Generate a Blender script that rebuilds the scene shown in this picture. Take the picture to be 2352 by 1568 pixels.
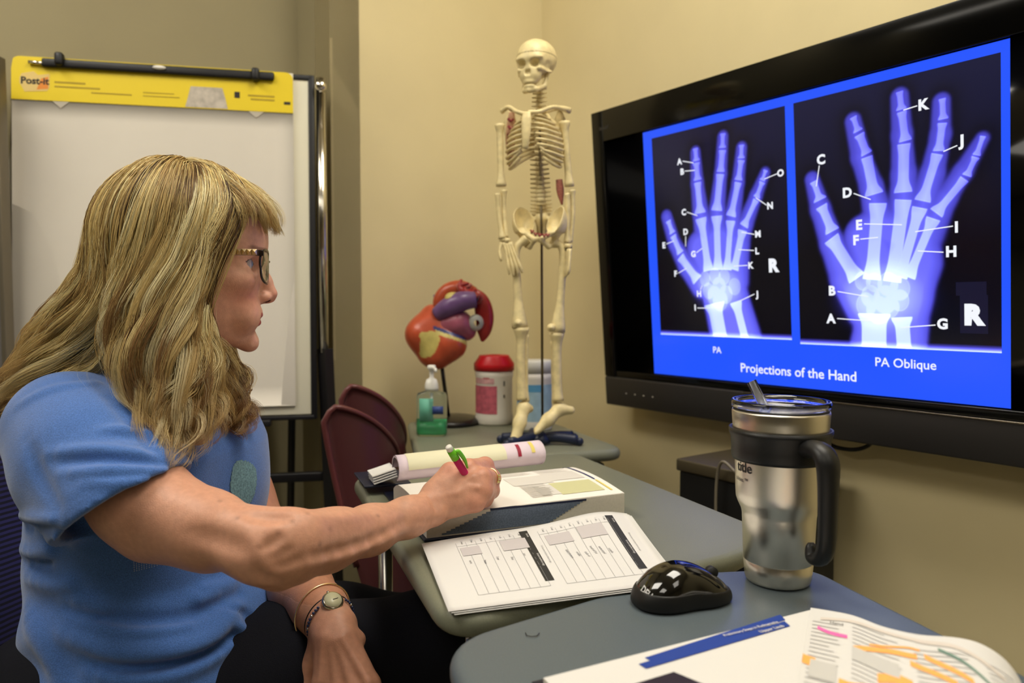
import bpy, bmesh, math, random
import numpy as np
from mathutils import Vector, Matrix
sc = bpy.context.scene
for o in list(bpy.data.objects): bpy.data.objects.remove(o)
# ---------------- camera ----------------
F, PITCH, CAMZ = 1713.6, 0.0480, 1.04
cam = bpy.data.objects.new('camera', bpy.data.cameras.new('camera'))
sc.collection.objects.link(cam); sc.camera = cam
cam.location = (0, 0, CAMZ); cam.rotation_euler = (math.pi/2-PITCH, 0, 0)
cam.data.sensor_width = 36; cam.data.lens = F/2352*36; cam.data.clip_start = .05
cam.data.dof.use_dof = True; cam.data.dof.focus_distance = .93; cam.data.dof.aperture_fstop = 4.5
# ---------------- world, lights, exposure ----------------
w = bpy.data.worlds.new('world'); sc.world = w; w.use_nodes = True
w.node_tree.nodes['Background'].inputs[0].default_value = (1, .93, .8, 1)
w.node_tree.nodes['Background'].inputs[1].default_value = .3
sc.view_settings.view_transform = 'Standard'; sc.view_settings.look = 'None'
sc.view_settings.exposure = 0.0; sc.view_settings.gamma = 1; sc.view_settings.use_curve_mapping = False
CEIL = 2.65
LAMP = 11.0
#           x, y, rotz, brightness factor
FIXTURES = [(.38, .86, 0, 1.1), (-1.3, .7, 0, 1.05), (-.5, -1.2, 0, .45), (1.3, -.9, 0, .35), (-2.9, -.4, 0, .6), (-6.2, .5, 0, .9), (-7.1, -.15, 0, .9)]
# ---------------- helpers ----------------
R = math.radians
rng = np.random.default_rng(7); random.seed(7)
C_, S_ = math.cos(PITCH), math.sin(PITCH)
def ray(px, py):
    x = (px-1176)/F; y = -(py-784)/F
    return np.array([x, C_+y*S_, -S_+y*C_])
def at(px, py, Y):
    d = ray(px, py); d = d*(Y/d[1]); return np.array([d[0], d[1], d[2]+CAMZ])
def onz(px, py, z):
    d = ray(px, py); d = d*((z-CAMZ)/d[2]); return np.array([d[0], d[1], d[2]+CAMZ])
def onpl(px, py, P0, n):
    d = ray(px, py); t = np.dot(n, np.asarray(P0)-np.array([0, 0, CAMZ]))/np.dot(n, d)
    return d*t+np.array([0, 0, CAMZ])
def V(p): return np.asarray(p, float)
def lin(c):
    c = [x/255 for x in c]; return tuple(x/12.92 if x <= .04045 else ((x+.055)/1.055)**2.4 for x in c)
MATS = {}
def mat(name, rgb=(200,200,200), rough=.5, metal=0, spec=.5, noise=0, nscale=40, bump=0, bscale=200, vcol=False, emit=None, estr=1, trans=0, ior=1.45, coat=0, sheen=0, sss=0, alpha=1, aniso=0, col2=None, detail=4):
    if name in MATS: return MATS[name]
    m = bpy.data.materials.new(name); m.use_nodes = True; MATS[name] = m
    nt = m.node_tree; b = nt.nodes['Principled BSDF']; L = nt.links
    c = lin(rgb)+(1,)
    b.inputs['Base Color'].default_value = c; b.inputs['Roughness'].default_value = rough
    b.inputs['Metallic'].default_value = metal; b.inputs['Specular IOR Level'].default_value = spec
    b.inputs['IOR'].default_value = ior; b.inputs['Transmission Weight'].default_value = trans
    b.inputs['Coat Weight'].default_value = coat; b.inputs['Coat Roughness'].default_value = .05
    b.inputs['Sheen Weight'].default_value = sheen; b.inputs['Alpha'].default_value = alpha
    b.inputs['Anisotropic'].default_value = aniso
    if sss:
        b.inputs['Subsurface Weight'].default_value = sss; b.inputs['Subsurface Radius'].default_value = (1, .35, .2); b.inputs['Subsurface Scale'].default_value = .006
    src = None
    if vcol:
        a = nt.nodes.new('ShaderNodeVertexColor'); a.layer_name = 'Col'; src = a.outputs[0]
    if noise or bump:
        tc = nt.nodes.new('ShaderNodeTexCoord')
    if noise:
        n = nt.nodes.new('ShaderNodeTexNoise'); n.inputs['Scale'].default_value = nscale; n.inputs['Detail'].default_value = detail
        L.new(tc.outputs['Object'], n.inputs['Vector'])
        mx = nt.nodes.new('ShaderNodeMix'); mx.data_type = 'RGBA'
        r = nt.nodes.new('ShaderNodeMapRange'); r.inputs[1].default_value = .35; r.inputs[2].default_value = .65
        L.new(n.outputs['Fac'], r.inputs[0]); 
        if col2 is None:
            mx.blend_type = 'MULTIPLY'; 
            g = nt.nodes.new('ShaderNodeMapRange'); g.inputs[3].default_value = 1-noise; g.inputs[4].default_value = 1+noise*.3
            L.new(r.outputs[0], g.inputs[0]); cb = nt.nodes.new('ShaderNodeCombineColor')
            for k in range(3): L.new(g.outputs[0], cb.inputs[k])
            mx.inputs['Factor'].default_value = 1; L.new(cb.outputs[0], mx.inputs['B'])
            if src: L.new(src, mx.inputs['A'])
            else: mx.inputs['A'].default_value = c
        else:
            mu = nt.nodes.new('ShaderNodeMath'); mu.operation = 'MULTIPLY'; mu.inputs[1].default_value = noise
            L.new(r.outputs[0], mu.inputs[0]); L.new(mu.outputs[0], mx.inputs['Factor'])
            mx.inputs['A'].default_value = c; mx.inputs['B'].default_value = lin(col2)+(1,)
            if src: L.new(src, mx.inputs['A'])
        src = mx.outputs['Result']
    if src: L.new(src, b.inputs['Base Color'])
    if bump:
        n = nt.nodes.new('ShaderNodeTexNoise'); n.inputs['Scale'].default_value = bscale; n.inputs['Detail'].default_value = 3
        L.new(tc.outputs['Object'], n.inputs['Vector'])
        bp = nt.nodes.new('ShaderNodeBump'); bp.inputs['Strength'].default_value = bump; bp.inputs['Distance'].default_value = .001
        L.new(n.outputs['Fac'], bp.inputs['Height']); L.new(bp.outputs[0], b.inputs['Normal'])
    if emit is not None:
        if emit == 'vcol': L.new(src, b.inputs['Emission Color'])
        else: b.inputs['Emission Color'].default_value = lin(emit)+(1,)
        b.inputs['Emission Strength'].default_value = estr
    return m
def mk(name, verts, faces, m, parent=None, smooth=True, col=None, loc=None):
    me = bpy.data.meshes.new(name)
    verts = np.asarray(verts, float)
    if loc is not None: verts = verts-np.asarray(loc)
    faces = faces.tolist() if isinstance(faces, np.ndarray) else faces
    me.from_pydata(verts.tolist(), [], faces); me.update()
    if smooth:
        me.polygons.foreach_set('use_smooth', [True]*len(me.polygons))
    if col is not None:
        a = me.color_attributes.new('Col', 'FLOAT_COLOR', 'POINT')
        c = np.ones((len(verts), 4)); c[:, :3] = col; a.data.foreach_set('color', c.ravel())
    me.materials.append(m)
    o = bpy.data.objects.new(name, me); sc.collection.objects.link(o)
    if loc is not None: o.location = loc
    if parent is not None:
        o.parent = parent
        o.matrix_parent_inverse = Matrix.Translation(parent.location).inverted() if loc is None else Matrix.Identity(4)
        if loc is not None: o.location = Vector(loc)-parent.location
    return o
def thing(name, label, cat, loc=(0,0,0), group=None):
    o = bpy.data.objects.new(name, None); sc.collection.objects.link(o); o.empty_display_size = .05
    o.location = loc; return tag(o, label, cat, group)
def tag(o, label, cat, group=None, kind=None):
    if label: o['label'] = label
    if cat: o['category'] = cat
    if group: o['group'] = group
    if kind: o['kind'] = kind
    return o
def join(*vf):
    vs, fs, n = [], [], 0
    for v, f in vf:
        v = np.asarray(v, float); vs.append(v); fs += [tuple(int(i)+n for i in q) for q in f]; n += len(v)
    return np.vstack(vs), fs
def box(c, s, rz=0, bev=0, axes=None):
    bm = bmesh.new(); bmesh.ops.create_cube(bm, size=1)
    for v in bm.verts: v.co = Vector((v.co.x*s[0], v.co.y*s[1], v.co.z*s[2]))
    if bev: bmesh.ops.bevel(bm, geom=list(bm.edges), offset=bev, segments=3, profile=.5, affect='EDGES')
    bm.verts.ensure_lookup_table(); vs = np.array([v.co[:] for v in bm.verts]); fs = [tuple(v.index for v in f.verts) for f in bm.faces]; bm.free()
    if axes is not None: vs = vs@np.array(axes)
    elif rz:
        c_, s_ = math.cos(rz), math.sin(rz); vs = vs@np.array([[c_, s_, 0], [-s_, c_, 0], [0, 0, 1]])
    return vs+np.asarray(c, float), fs
def unit(v): v = np.asarray(v, float); return v/np.linalg.norm(v)
def spline(P, n):
    P = np.asarray(P, float); m = len(P)
    if m == 2: t = np.linspace(0, 1, n)[:, None]; return P[0]*(1-t)+P[1]*t
    Q = np.vstack([2*P[0]-P[1], P, 2*P[-1]-P[-2]]); u = np.linspace(0, m-1-1e-9, n); i = u.astype(int); t = (u-i)[:, None]
    a, b, c, d = Q[i], Q[i+1], Q[i+2], Q[i+3]
    return .5*((2*b)+(-a+c)*t+(2*a-5*b+4*c-d)*t**2+(-a+3*b-3*c+d)*t**3)
def tube(P, r, n=10, cap=True, closed=False, flat=1.0, up=None, interp=0):
    P = np.asarray(P, float); r = np.broadcast_to(np.asarray(r, float), (len(P),))
    if interp:
        q = spline(np.hstack([P, r[:, None]]), interp); P, r = q[:, :3], np.abs(q[:, 3])
    N = len(P); T = np.gradient(P, axis=0) if not closed else np.roll(P, -1, 0)-np.roll(P, 1, 0)
    T /= np.linalg.norm(T, axis=1)[:, None]+1e-12
    a = np.array([0, 0, 1.]) if up is None else np.asarray(up, float)
    if abs(np.dot(a, T[0])) > .95: a = np.array([1., 0, 0])
    vs = []; nrm = unit(a-np.dot(a, T[0])*T[0])
    for i in range(N):
        nrm = nrm-np.dot(nrm, T[i])*T[i]; nrm = unit(nrm); b = np.cross(T[i], nrm)
        th = np.arange(n)/n*2*np.pi
        vs.append(P[i]+r[i]*(np.cos(th)[:, None]*nrm+flat*np.sin(th)[:, None]*b))
    vs = np.vstack(vs); fs = []
    for i in range(N if closed else N-1):
        for k in range(n):
            j = (i+1) % N; fs.append((i*n+k, i*n+(k+1) % n, j*n+(k+1) % n, j*n+k))
    if cap and not closed: fs += [tuple(range(n))[::-1], tuple((N-1)*n+k for k in range(n))]
    return vs, fs
def lathe(prof, c, n=48, axes=None, closed=True):
    prof = np.asarray(prof, float); th = np.arange(n)/n*2*np.pi; vs = []
    for r, z in prof: vs.append(np.stack([r*np.cos(th), r*np.sin(th), np.full(n, z)], 1))
    vs = np.vstack(vs); 
    if axes is not None: vs = vs@np.array(axes)
    fs = []
    for i in range(len(prof)-1):
        for k in range(n): fs.append((i*n+k, i*n+(k+1) % n, (i+1)*n+(k+1) % n, (i+1)*n+k))
    if closed:
        if prof[0][0] > 1e-5: fs.append(tuple(range(n))[::-1])
        if prof[-1][0] > 1e-5: fs.append(tuple((len(prof)-1)*n+k for k in range(n)))
    return vs+np.asarray(c, float), fs
def grid(S, nu, nv, u0=0, u1=1, v0=0, v1=1, th=0):
    """surface S(u,v)->xyz as quads; th gives it real thickness below"""
    U, W_ = np.meshgrid(np.linspace(u0, u1, nu), np.linspace(v0, v1, nv), indexing='ij')
    P = S(U.ravel(), W_.ravel()); f = []
    idx = np.arange(nu*nv).reshape(nu, nv)
    q = np.stack([idx[:-1, :-1], idx[1:, :-1], idx[1:, 1:], idx[:-1, 1:]], -1).reshape(-1, 4)
    if not th: return P, [tuple(x) for x in q]
    n = len(P); G = P.reshape(nu, nv, 3); N = np.cross(np.gradient(G, axis=0), np.gradient(G, axis=1)).reshape(-1, 3)
    N /= np.linalg.norm(N, axis=1)[:, None]+1e-12
    if N[:, 2].mean() < 0: N = -N
    P2 = np.vstack([P, P-N*th]); f = [tuple(x) for x in q]+[tuple(x[::-1]+n) for x in q]
    e = np.concatenate([idx[:, 0], idx[-1, 1:], idx[-2::-1, -1], idx[0, -2:0:-1]])
    for a, b in zip(e, np.roll(e, -1)): f.append((a, b, b+n, a+n))
    return P2, f
def poly_prism(pts, z0, z1):
    n = len(pts); vs = [(p[0], p[1], z0) for p in pts]+[(p[0], p[1], z1) for p in pts]
    return np.array(vs), [tuple(range(n))[::-1], tuple(range(n, 2*n))]+[(i, (i+1) % n, n+(i+1) % n, n+i) for i in range(n)]
def roundpoly(pts, rad, n=8):
    out = []; m = len(pts); pts = [np.asarray(p[:2], float) for p in pts]
    for i in range(m):
        a, b, c = pts[i-1], pts[i], pts[(i+1) % m]; r = rad[i] if hasattr(rad, '__len__') else rad
        d1, d2 = unit(a-b), unit(c-b); r = min(r, .45*np.linalg.norm(a-b), .45*np.linalg.norm(c-b))
        p0, p1 = b+d1*r, b+d2*r
        for t in np.linspace(0, 1, n): out.append(p0*(1-t)**2+2*b*t*(1-t)+p1*t*t)
    return np.array(out)
def slab(pts, z0, z1, r):
    """tabletop with rounded edge"""
    P = np.asarray(pts); A = np.sum(P[:, 0]*np.roll(P[:, 1], -1)-P[:, 1]*np.roll(P[:, 0], -1))
    if A < 0: P = P[::-1]
    T = np.roll(P, -1, 0)-np.roll(P, 1, 0); N = np.stack([T[:, 1], -T[:, 0]], 1); N /= np.linalg.norm(N, axis=1)[:, None]+1e-12
    rings = []
    for t in np.linspace(0, 1, 7): a = t*np.pi/2; rings.append((r*(1-math.sin(a)), z0+r*(1-math.cos(a)) ))
    for t in np.linspace(0, 1, 7): a = t*np.pi/2; rings.append((r*(1-math.cos(a)), z1-r*(1-math.sin(a))))
    n = len(P); vs = []
    for off, z in rings: q = P-N*off; vs.append(np.hstack([q, np.full((n, 1), z)]))
    vs = np.vstack(vs); fs = [tuple(range(n))[::-1], tuple((len(rings)-1)*n+k for k in range(n))]
    for i in range(len(rings)-1):
        for k in range(n): fs.append((i*n+k, i*n+(k+1) % n, (i+1)*n+(k+1) % n, (i+1)*n+k))
    return vs, fs
FONTCACHE = {}
def text_mesh(s, bold=0.0, ext=0.0):
    """flat text, centred in x, baseline 0, cap height ~1 -> verts (n,3), faces"""
    key = (s, bold)
    if key not in FONTCACHE:
        cu = bpy.data.curves.new('lettering', 'FONT'); cu.body = s; cu.offset = bold; cu.resolution_u = 3; cu.align_x = 'CENTER'
        o = bpy.data.objects.new('lettering', cu); sc.collection.objects.link(o)
        dg = bpy.context.evaluated_depsgraph_get(); me = bpy.data.meshes.new_from_object(o.evaluated_get(dg))
        v = np.array([x.co[:] for x in me.vertices]).reshape(-1, 3)/.69; f = [tuple(p.vertices) for p in me.polygons]
        bpy.data.objects.remove(o); bpy.data.curves.remove(cu); bpy.data.meshes.remove(me); FONTCACHE[key] = (v, f)
    return FONTCACHE[key]
def text_on(s, O, ux, uy, h, bold=0.0, hy=None, off=None):
    v, f = text_mesh(s, bold); O = V(O); 
    P = O+v[:, :1]*h*V(ux)+v[:, 1:2]*(hy or h)*V(uy)
    return (P if off is None else P+V(off)), f
# ---------------- signed distance modelling ----------------
def smin(a, b, k):
    h = np.maximum(k-np.abs(a-b), 0)/k; return np.minimum(a, b)-h*h*k*.25
def smax(a, b, k): return -smin(-a, -b, k)
def rc(P, a, b, ra, rb):
    a = V(a); d = V(b)-a; t = np.clip(((P-a)@d)/max(d@d, 1e-12), 0, 1)
    return np.linalg.norm(P-a-t[:, None]*d, axis=1)-(ra+(rb-ra)*t)
def chain(P, pts, rr, k=.004):
    d = rc(P, pts[0], pts[1], rr[0], rr[1])
    for i in range(1, len(pts)-1): d = smin(d, rc(P, pts[i], pts[i+1], rr[i], rr[i+1]), k)
    return d
def ell(P, c, r, M=None):
    q = P-V(c)
    if M is not None: q = q@np.asarray(M).T
    r = V(r); k0 = np.linalg.norm(q/r, axis=1); k1 = np.linalg.norm(q/(r*r), axis=1)+1e-12
    return k0*(k0-1)/k1
def sdf_mesh(f, lo, hi, h, slack=1.6):
    lo = V(lo); hi = V(hi); B = 8; nb = np.ceil((hi-lo)/(h*B)).astype(int); n = nb*B+1
    g = np.stack(np.meshgrid(*[np.arange(k) for k in nb], indexing='ij'), -1).reshape(-1, 3)
    cen = lo+(g+.5)*B*h; d = f(cen); rad = B*h*.8661*slack
    A = np.full(tuple(n), np.float32(1.)); act = np.abs(d) < rad+h
    # sign fill for inactive blocks
    for (i, j, k) in g[(~act) & (d < 0)]: A[i*B:i*B+B+1, j*B:j*B+B+1, k*B:k*B+B+1] = -1
    ga = g[act]; off = np.stack(np.meshgrid(*[np.arange(B+1)]*3, indexing='ij'), -1).reshape(-1, 3)
    for s in range(0, len(ga), 400):
        q = (ga[s:s+400, None, :]*B+off[None]).reshape(-1, 3); v = f(lo+q*h); A[q[:, 0], q[:, 1], q[:, 2]] = v
    neg = A < 0
    c = np.zeros(tuple(n-1), int)
    for dx in (0, 1):
        for dy in (0, 1):
            for dz in (0, 1): c += neg[dx:n[0]-1+dx, dy:n[1]-1+dy, dz:n[2]-1+dz]
    ci = np.argwhere((c > 0) & (c < 8)); idm = np.full(tuple(n-1), -1); idm[tuple(ci.T)] = np.arange(len(ci))
    acc = np.zeros((len(ci), 3)); cnt = np.zeros(len(ci))
    cor = [np.array([(k >> 0) & 1, (k >> 1) & 1, (k >> 2) & 1]) for k in range(8)]
    for a in range(8):
        for ax in range(3):
            if cor[a][ax]: continue
            b = cor[a].copy(); b[ax] = 1
            va = A[tuple((ci+cor[a]).T)]; vb = A[tuple((ci+b).T)]; m = (va < 0) != (vb < 0)
            t = np.where(m, va/(va-vb+1e-20), 0); p = np.repeat(cor[a][None].astype(float), len(ci), 0); p[:, ax] = t
            acc[m] += p[m]; cnt[m] += 1
    vs = lo+(ci+acc/np.maximum(cnt, 1)[:, None])*h; fs = []
    for ax in range(3):
        u, w_ = [(1, 2), (2, 0), (0, 1)][ax]
        sl0 = [slice(None)]*3; sl1 = [slice(None)]*3; sl0[ax] = slice(0, -1); sl1[ax] = slice(1, None)
        e = np.argwhere(neg[tuple(sl0)] != neg[tuple(sl1)]); e = e[(e[:, u] > 0) & (e[:, w_] > 0) & (e[:, u] < n[u]-1) & (e[:, w_] < n[w_]-1)]
        if not len(e): continue
        du = np.zeros(3, int); du[u] = 1; dw = np.zeros(3, int); dw[w_] = 1
        q = np.stack([idm[tuple((e-du-dw).T)], idm[tuple((e-dw).T)], idm[tuple(e.T)], idm[tuple((e-du).T)]], 1)
        s = neg[tuple(e.T)]; q[~s] = q[~s][:, ::-1]; q = q[(q >= 0).all(1)]; fs.append(q)
    return vs, np.vstack(fs)
def relax(vs, fs, it=1, lam=.5):
    f = np.asarray(fs); e = np.vstack([f[:, [0, 1]], f[:, [1, 2]], f[:, [2, 3]], f[:, [3, 0]]])
    for _ in range(it):
        a = np.zeros_like(vs); c = np.zeros(len(vs))
        for k in range(3): a[:, k] = np.bincount(e[:, 0], vs[e[:, 1], k], len(vs))+np.bincount(e[:, 1], vs[e[:, 0], k], len(vs))
        c = np.bincount(e[:, 0], minlength=len(vs))+np.bincount(e[:, 1], minlength=len(vs)); vs = vs*(1-lam)+lam*a/np.maximum(c, 1)[:, None]
    return vs
def nz(P, s, seed=0):
    """cheap smooth 3-D noise: sum of rotated sines"""
    r = np.random.default_rng(seed); o = 0
    for i in range(5):
        d = unit(r.normal(size=3))*s*(.7+.5*i/2); o = o+np.sin(P@d+r.uniform(0, 6.28))/(1+.4*i)
    return o/3
# ---------------- room ----------------
AZ, TILT = 0.62517, 0.08158
U = np.array([math.sin(AZ), -math.cos(AZ), 0]); N = np.array([math.cos(AZ), math.sin(AZ), 0])   # along the right wall towards us; into the wall
D = 1.42
def hit(px, P0, n):
    x = (px-1176)/F; d = np.array([x, C_, 0]); d = d/d[1]; return d*(np.dot(n, P0)/np.dot(n, d))
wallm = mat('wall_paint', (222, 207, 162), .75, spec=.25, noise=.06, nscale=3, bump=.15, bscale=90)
wallm2 = mat('wall_paint_grey_dim', (160, 150, 118), .75, spec=.25, noise=.05, nscale=3, bump=.15, bscale=90)  # grey paint, darkened in the colour for weaker light at a distance
corner = hit(1243, N*D, N); colc = hit(765, corner, U)
recess = hit(693, colc, N)
def wall(name, a, b, m, out, z0=0, z1=CEIL, t=.1):
    a, b = V(a)[:2], V(b)[:2]; o = unit(V(out)[:2])*t
    vs, fs = poly_prism([a, b, b+o, a+o], z0, z1); o = mk(name, vs, fs, m, smooth=False); o['kind'] = 'structure'; return o
far = corner+U*5.5
wall('wall_right', corner-U*.1, far, wallm, N)
wall('wall_back', corner, colc, wallm, -U)
bpos = recess-N*8
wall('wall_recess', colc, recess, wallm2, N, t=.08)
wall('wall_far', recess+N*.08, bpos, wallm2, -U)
pr = [far, bpos, bpos+U*7]
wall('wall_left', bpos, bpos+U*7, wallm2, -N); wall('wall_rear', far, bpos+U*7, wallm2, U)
cn = [corner+N*.2-U*.2, far+N*.2+U*.2, bpos+U*7.2-N*.2, bpos-N*.2-U*.2, recess-U*.2+N*.05]
vs, fs = poly_prism([p[:2] for p in cn], -.05, 0); o = mk('floor', vs, fs, mat('floor_vinyl', (138, 134, 116), .35, noise=.1, nscale=25), smooth=False); o['kind'] = 'structure'
vs, fs = poly_prism([p[:2] for p in cn], CEIL, CEIL+.05); o = mk('ceiling', vs, fs, mat('ceiling_tile', (225, 220, 205), .9, noise=.08, nscale=60), smooth=False); o['kind'] = 'structure'
bb = mat('baseboard', (70, 62, 52), .5)
for nm, a, b, o_ in (('baseboard_right', corner+U*.01, far, -N), ('baseboard_back', corner-N*.01, colc, U)):
    o = wall(nm, a, b, bb, o_, 0, .1, .012)
ci = 0
for x, y, rz, k in FIXTURES:
    t = thing('ceiling_light', 'recessed fluorescent ceiling troffer with white diffuser', 'ceiling light', (x, y, CEIL), 'ceiling troffers above the room')
    ax = [U, -N, (0, 0, 1)]
    v1, f1 = box((x, y, CEIL-.012), (1.24, .64, .02), axes=ax); mk('frame', v1, f1, mat('troffer_frame', (235, 235, 228), .5), t, smooth=False)
    v1, f1 = box((x, y, CEIL-.026), (1.18, .58, .006), axes=ax); mk('diffuser', v1, f1, mat('troffer_glow%d' % int(k*10), (255, 255, 255), .5, emit=(255, 248, 234), estr=LAMP*k), t, smooth=False)
# ---------------- television on the right wall ----------------
un, vn = -math.sin(TILT)*N+math.cos(TILT)*np.array([0, 0, 1]), None
vup = un; nout = -(math.cos(TILT)*N+math.sin(TILT)*np.array([0, 0, 1]))      # out of the screen, towards the room
TC = np.array([.54919, 1.47295, .12049+CAMZ]); SH = .573; SW = SH*16/9; LW = SH*4/3
tv = thing('television', 'large black flat television on the right wall showing two hand X-rays', 'television', tuple(TC))
def tvp(a, b, c=0): return TC+U*a+vup*b+nout*c
black = mat('tv_gloss_black', (7, 7, 7), .12, spec=.3); grayb = mat('tv_grey_bezel', (52, 50, 50), .38, metal=.3)
AX = [U, nout, vup]
bl, bt, bb_ = .033, .052, .085      # bezel left/right, top, bottom
W2, H2 = SW/2, SH/2
def tbox(x0, x1, z0, z1, y0, y1, bev=.002): return box(tvp((x0+x1)/2, (z0+z1)/2, (y0+y1)/2), (x1-x0, y1-y0, z1-z0), axes=AX, bev=bev)
LX = -W2-.040
mk('back_shell', *tbox(LX+.03, W2+.03, -H2-.05, H2+.03, -.075, -.012, .01), mat('tv_back', (18, 18, 18), .5), tv)
mk('bezel', *join(tbox(LX, -W2, -H2-.016, H2+.075, -.02, .008), tbox(W2, W2+.045, -H2-.016, H2+.075, -.02, .008), tbox(-W2-.0005, W2+.0005, H2, H2+.075, -.02, .008), tbox(-W2-.0005, W2+.0005, -H2-.016, -H2, -.02, .006)), black, tv)
o = mk('lower_bezel', *join(tbox(LX, W2+.045, -H2-.090, -H2-.0165, -.03, .010, .004)), grayb, tv); o['label'] = 'satin grey lower bezel'
mk('trim_strip', *tbox(-.12, W2+.03, -H2-.0195, -H2-.0165, .0, .0115, .0005), mat('tv_trim', (150, 140, 125), .25, metal=1), tv)
mk('screen', *tbox(-W2, W2, -H2, H2, -.01, 0, 0), mat('tv_glass', (3, 3, 5), .08, spec=.5), tv)
for i in range(4): mk('button_mark', *tbox(LX+.075+i*.03, LX+.079+i*.03, -H2-.056, -H2-.053, .009, .0106, 0), mat('tv_marks', (190, 185, 175), .5), tv, smooth=False)
mk('nameplate', *text_on('SHARP', tvp(LX+.045, H2+.028, .0083), U, vup, .008, .01), mat('tv_name', (60, 58, 56), .4), tv, smooth=False)
mk('wall_bracket', *join(box(tvp(0, 0, -.10), (.28, .05, .2), axes=AX, bev=.004), box(V([TC[0], TC[1], TC[2]])+N*.085, (.08, .05, .1), axes=[U, N, (0, 0, 1)])), mat('bracket', (25, 25, 25), .5), tv)
# --- the lit slide ---
P0 = tvp(0, 0, 0)
def tvl(px, py):
    q = onpl(px, py, P0, nout)-P0; return np.array([q@U, q@vup])
e_blue = mat('slide_blue', (12, 20, 60), .2, emit=(32, 84, 255), estr=1.0)
def quad(x0, x1, z0, z1, c): return np.array([tvp(x0, z0, c), tvp(x1, z0, c), tvp(x1, z1, c), tvp(x0, z1, c)]), [(0, 1, 2, 3)]
mk('slide_background', *quad(-LW/2, LW/2, -H2+.002, H2-.002, .0006), e_blue, tv, smooth=False)
def raydist(P, a, b, ra, rb):
    d = b-a; t = np.clip(((P-a)@d)/(d@d+1e-12), 0, 1); return np.linalg.norm(P-a-t[:, None]*d, axis=1)/(ra+(rb-ra)*t)
def rad_m(px, py, r): return .5*np.linalg.norm(tvl(px+r, py)-tvl(px-r, py))
def xray(name, corners, soft, bones, carp, nx, ny, gap):
    TLc, TRc, BRc, BLc = [tvl(*c) for c in corners]
    x0, x1 = (TLc[0]+BLc[0])/2, (TRc[0]+BRc[0])/2; z1, z0 = (TLc[1]+TRc[1])/2, (BRc[1]+BLc[1])/2
    gu, gv = np.meshgrid(np.linspace(x0, x1, nx), np.linspace(z0, z1, ny), indexing='ij'); P = np.stack([gu.ravel(), gv.ravel()], 1)
    d = np.full(len(P), 9.); 
    for ch in soft:
        pts = [tvl(x, y) for x, y, r in ch]; rr = [rad_m(x, y, r) for x, y, r in ch]
        for i in range(len(pts)-1):
            e = (raydist(P, pts[i], pts[i+1], rr[i], rr[i+1])-1)*min(rr[i], rr[i+1]); d = smin(d, e, gap)
    k = 1/(1+np.exp(np.clip(d/.0012, -40, 40))); depth = np.clip(-d/.02, 0, 1)
    halo = np.exp(-np.clip(d, 0, 1)/.012)*(1-k)
    I = k*(.31+.17*depth)
    B = np.zeros(len(P))
    for b in bones:
        a_, c_, r0, rm, r1 = b; a_ = tvl(*a_); c_ = tvl(*c_); s = rad_m(b[0][0], b[0][1], 1)
        dd = c_-a_; L = np.linalg.norm(dd); t = np.clip(((P-a_)@dd)/(dd@dd), -.06, 1.06); t2 = np.clip(t, 0, 1)
        rr = (rm+(r0-rm)*.85*np.exp(-(t2/.13)**2)+(r1-rm)*.85*np.exp(-((1-t2)/.16)**2))*s
        q = np.linalg.norm(P-a_-t2[:, None]*dd, axis=1); e = (q-rr)
        m_ = 1/(1+np.exp(np.clip(e/.0005, -40, 40))); al = ((P-a_)@dd)/L; m_ = m_/(1+np.exp(np.clip(-(al+.0012)/.0004, -40, 40)))/(1+np.exp(np.clip((al-L-.0012)/.0004, -40, 40))); edge = np.exp(-(e/(.0012))**2)*.12+np.exp(-(np.minimum(np.abs(al+.0006), np.abs(al-L-.0006))/.0009)**2)*.14
        B = np.maximum(B, m_*(.35+.03*np.exp(-(t2/.2)**2)+.02*np.exp(-((1-t2)/.2)**2)+edge))
    Cc = np.zeros(len(P)); cm_ = np.mean([tvl(x, y) for x, y, r in carp], 0); cr_ = rad_m(carp[4][0], carp[4][1], 3.0*carp[4][2]); Cc += .24*np.exp(-(np.linalg.norm((P-cm_)/[1.15, .9], axis=1)/cr_)**4)
    for x, y, r in carp:
        c_ = tvl(x, y); rr = rad_m(x, y, r); e = np.linalg.norm((P-c_)*[1, .85], axis=1)-rr
        Cc = Cc+(1/(1+np.exp(np.clip(e/.0007, -40, 40))))*.11+np.exp(-(e/.0011)**2)*.08
    I = I+B+np.minimum(Cc, .42)
    lowf = np.clip((z1-P[:, 1])/(z1-z0), 0, 1); I = I*(.72+.42*lowf)
    bar = np.clip((.012-(P[:, 1]-z0))/.012, 0, 1)**1.5; I = I+bar*(1-.4*k)*1.1
    bg = (.014*np.clip(1-lowf*1.6, 0, 1)+.001)*(1-halo)
    I = np.clip(I, 0, 1.45)
    stops = np.array([0, .3, .55, .8, 1.0, 1.3]); cols = np.array([lin(c) for c in ((2, 2, 8), (58, 56, 170), (98, 100, 245), (150, 165, 255), (190, 212, 255), (228, 240, 255))])
    col = np.stack([np.interp(I, stops, cols[:, c]) for c in range(3)], 1)+bg[:, None]*np.array([.25, .3, 1.6])
    vs = np.array([tvp(a, b, .0012) for a, b in P]); idx = np.arange(nx*ny).reshape(nx, ny)
    q = np.stack([idx[:-1, :-1], idx[1:, :-1], idx[1:, 1:], idx[:-1, 1:]], -1).reshape(-1, 4)
    mk(name, vs, q, mat('xray_glow', (0, 0, 0), .2, vcol=True, emit='vcol', estr=1.0), tv, smooth=False, col=col)
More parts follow.
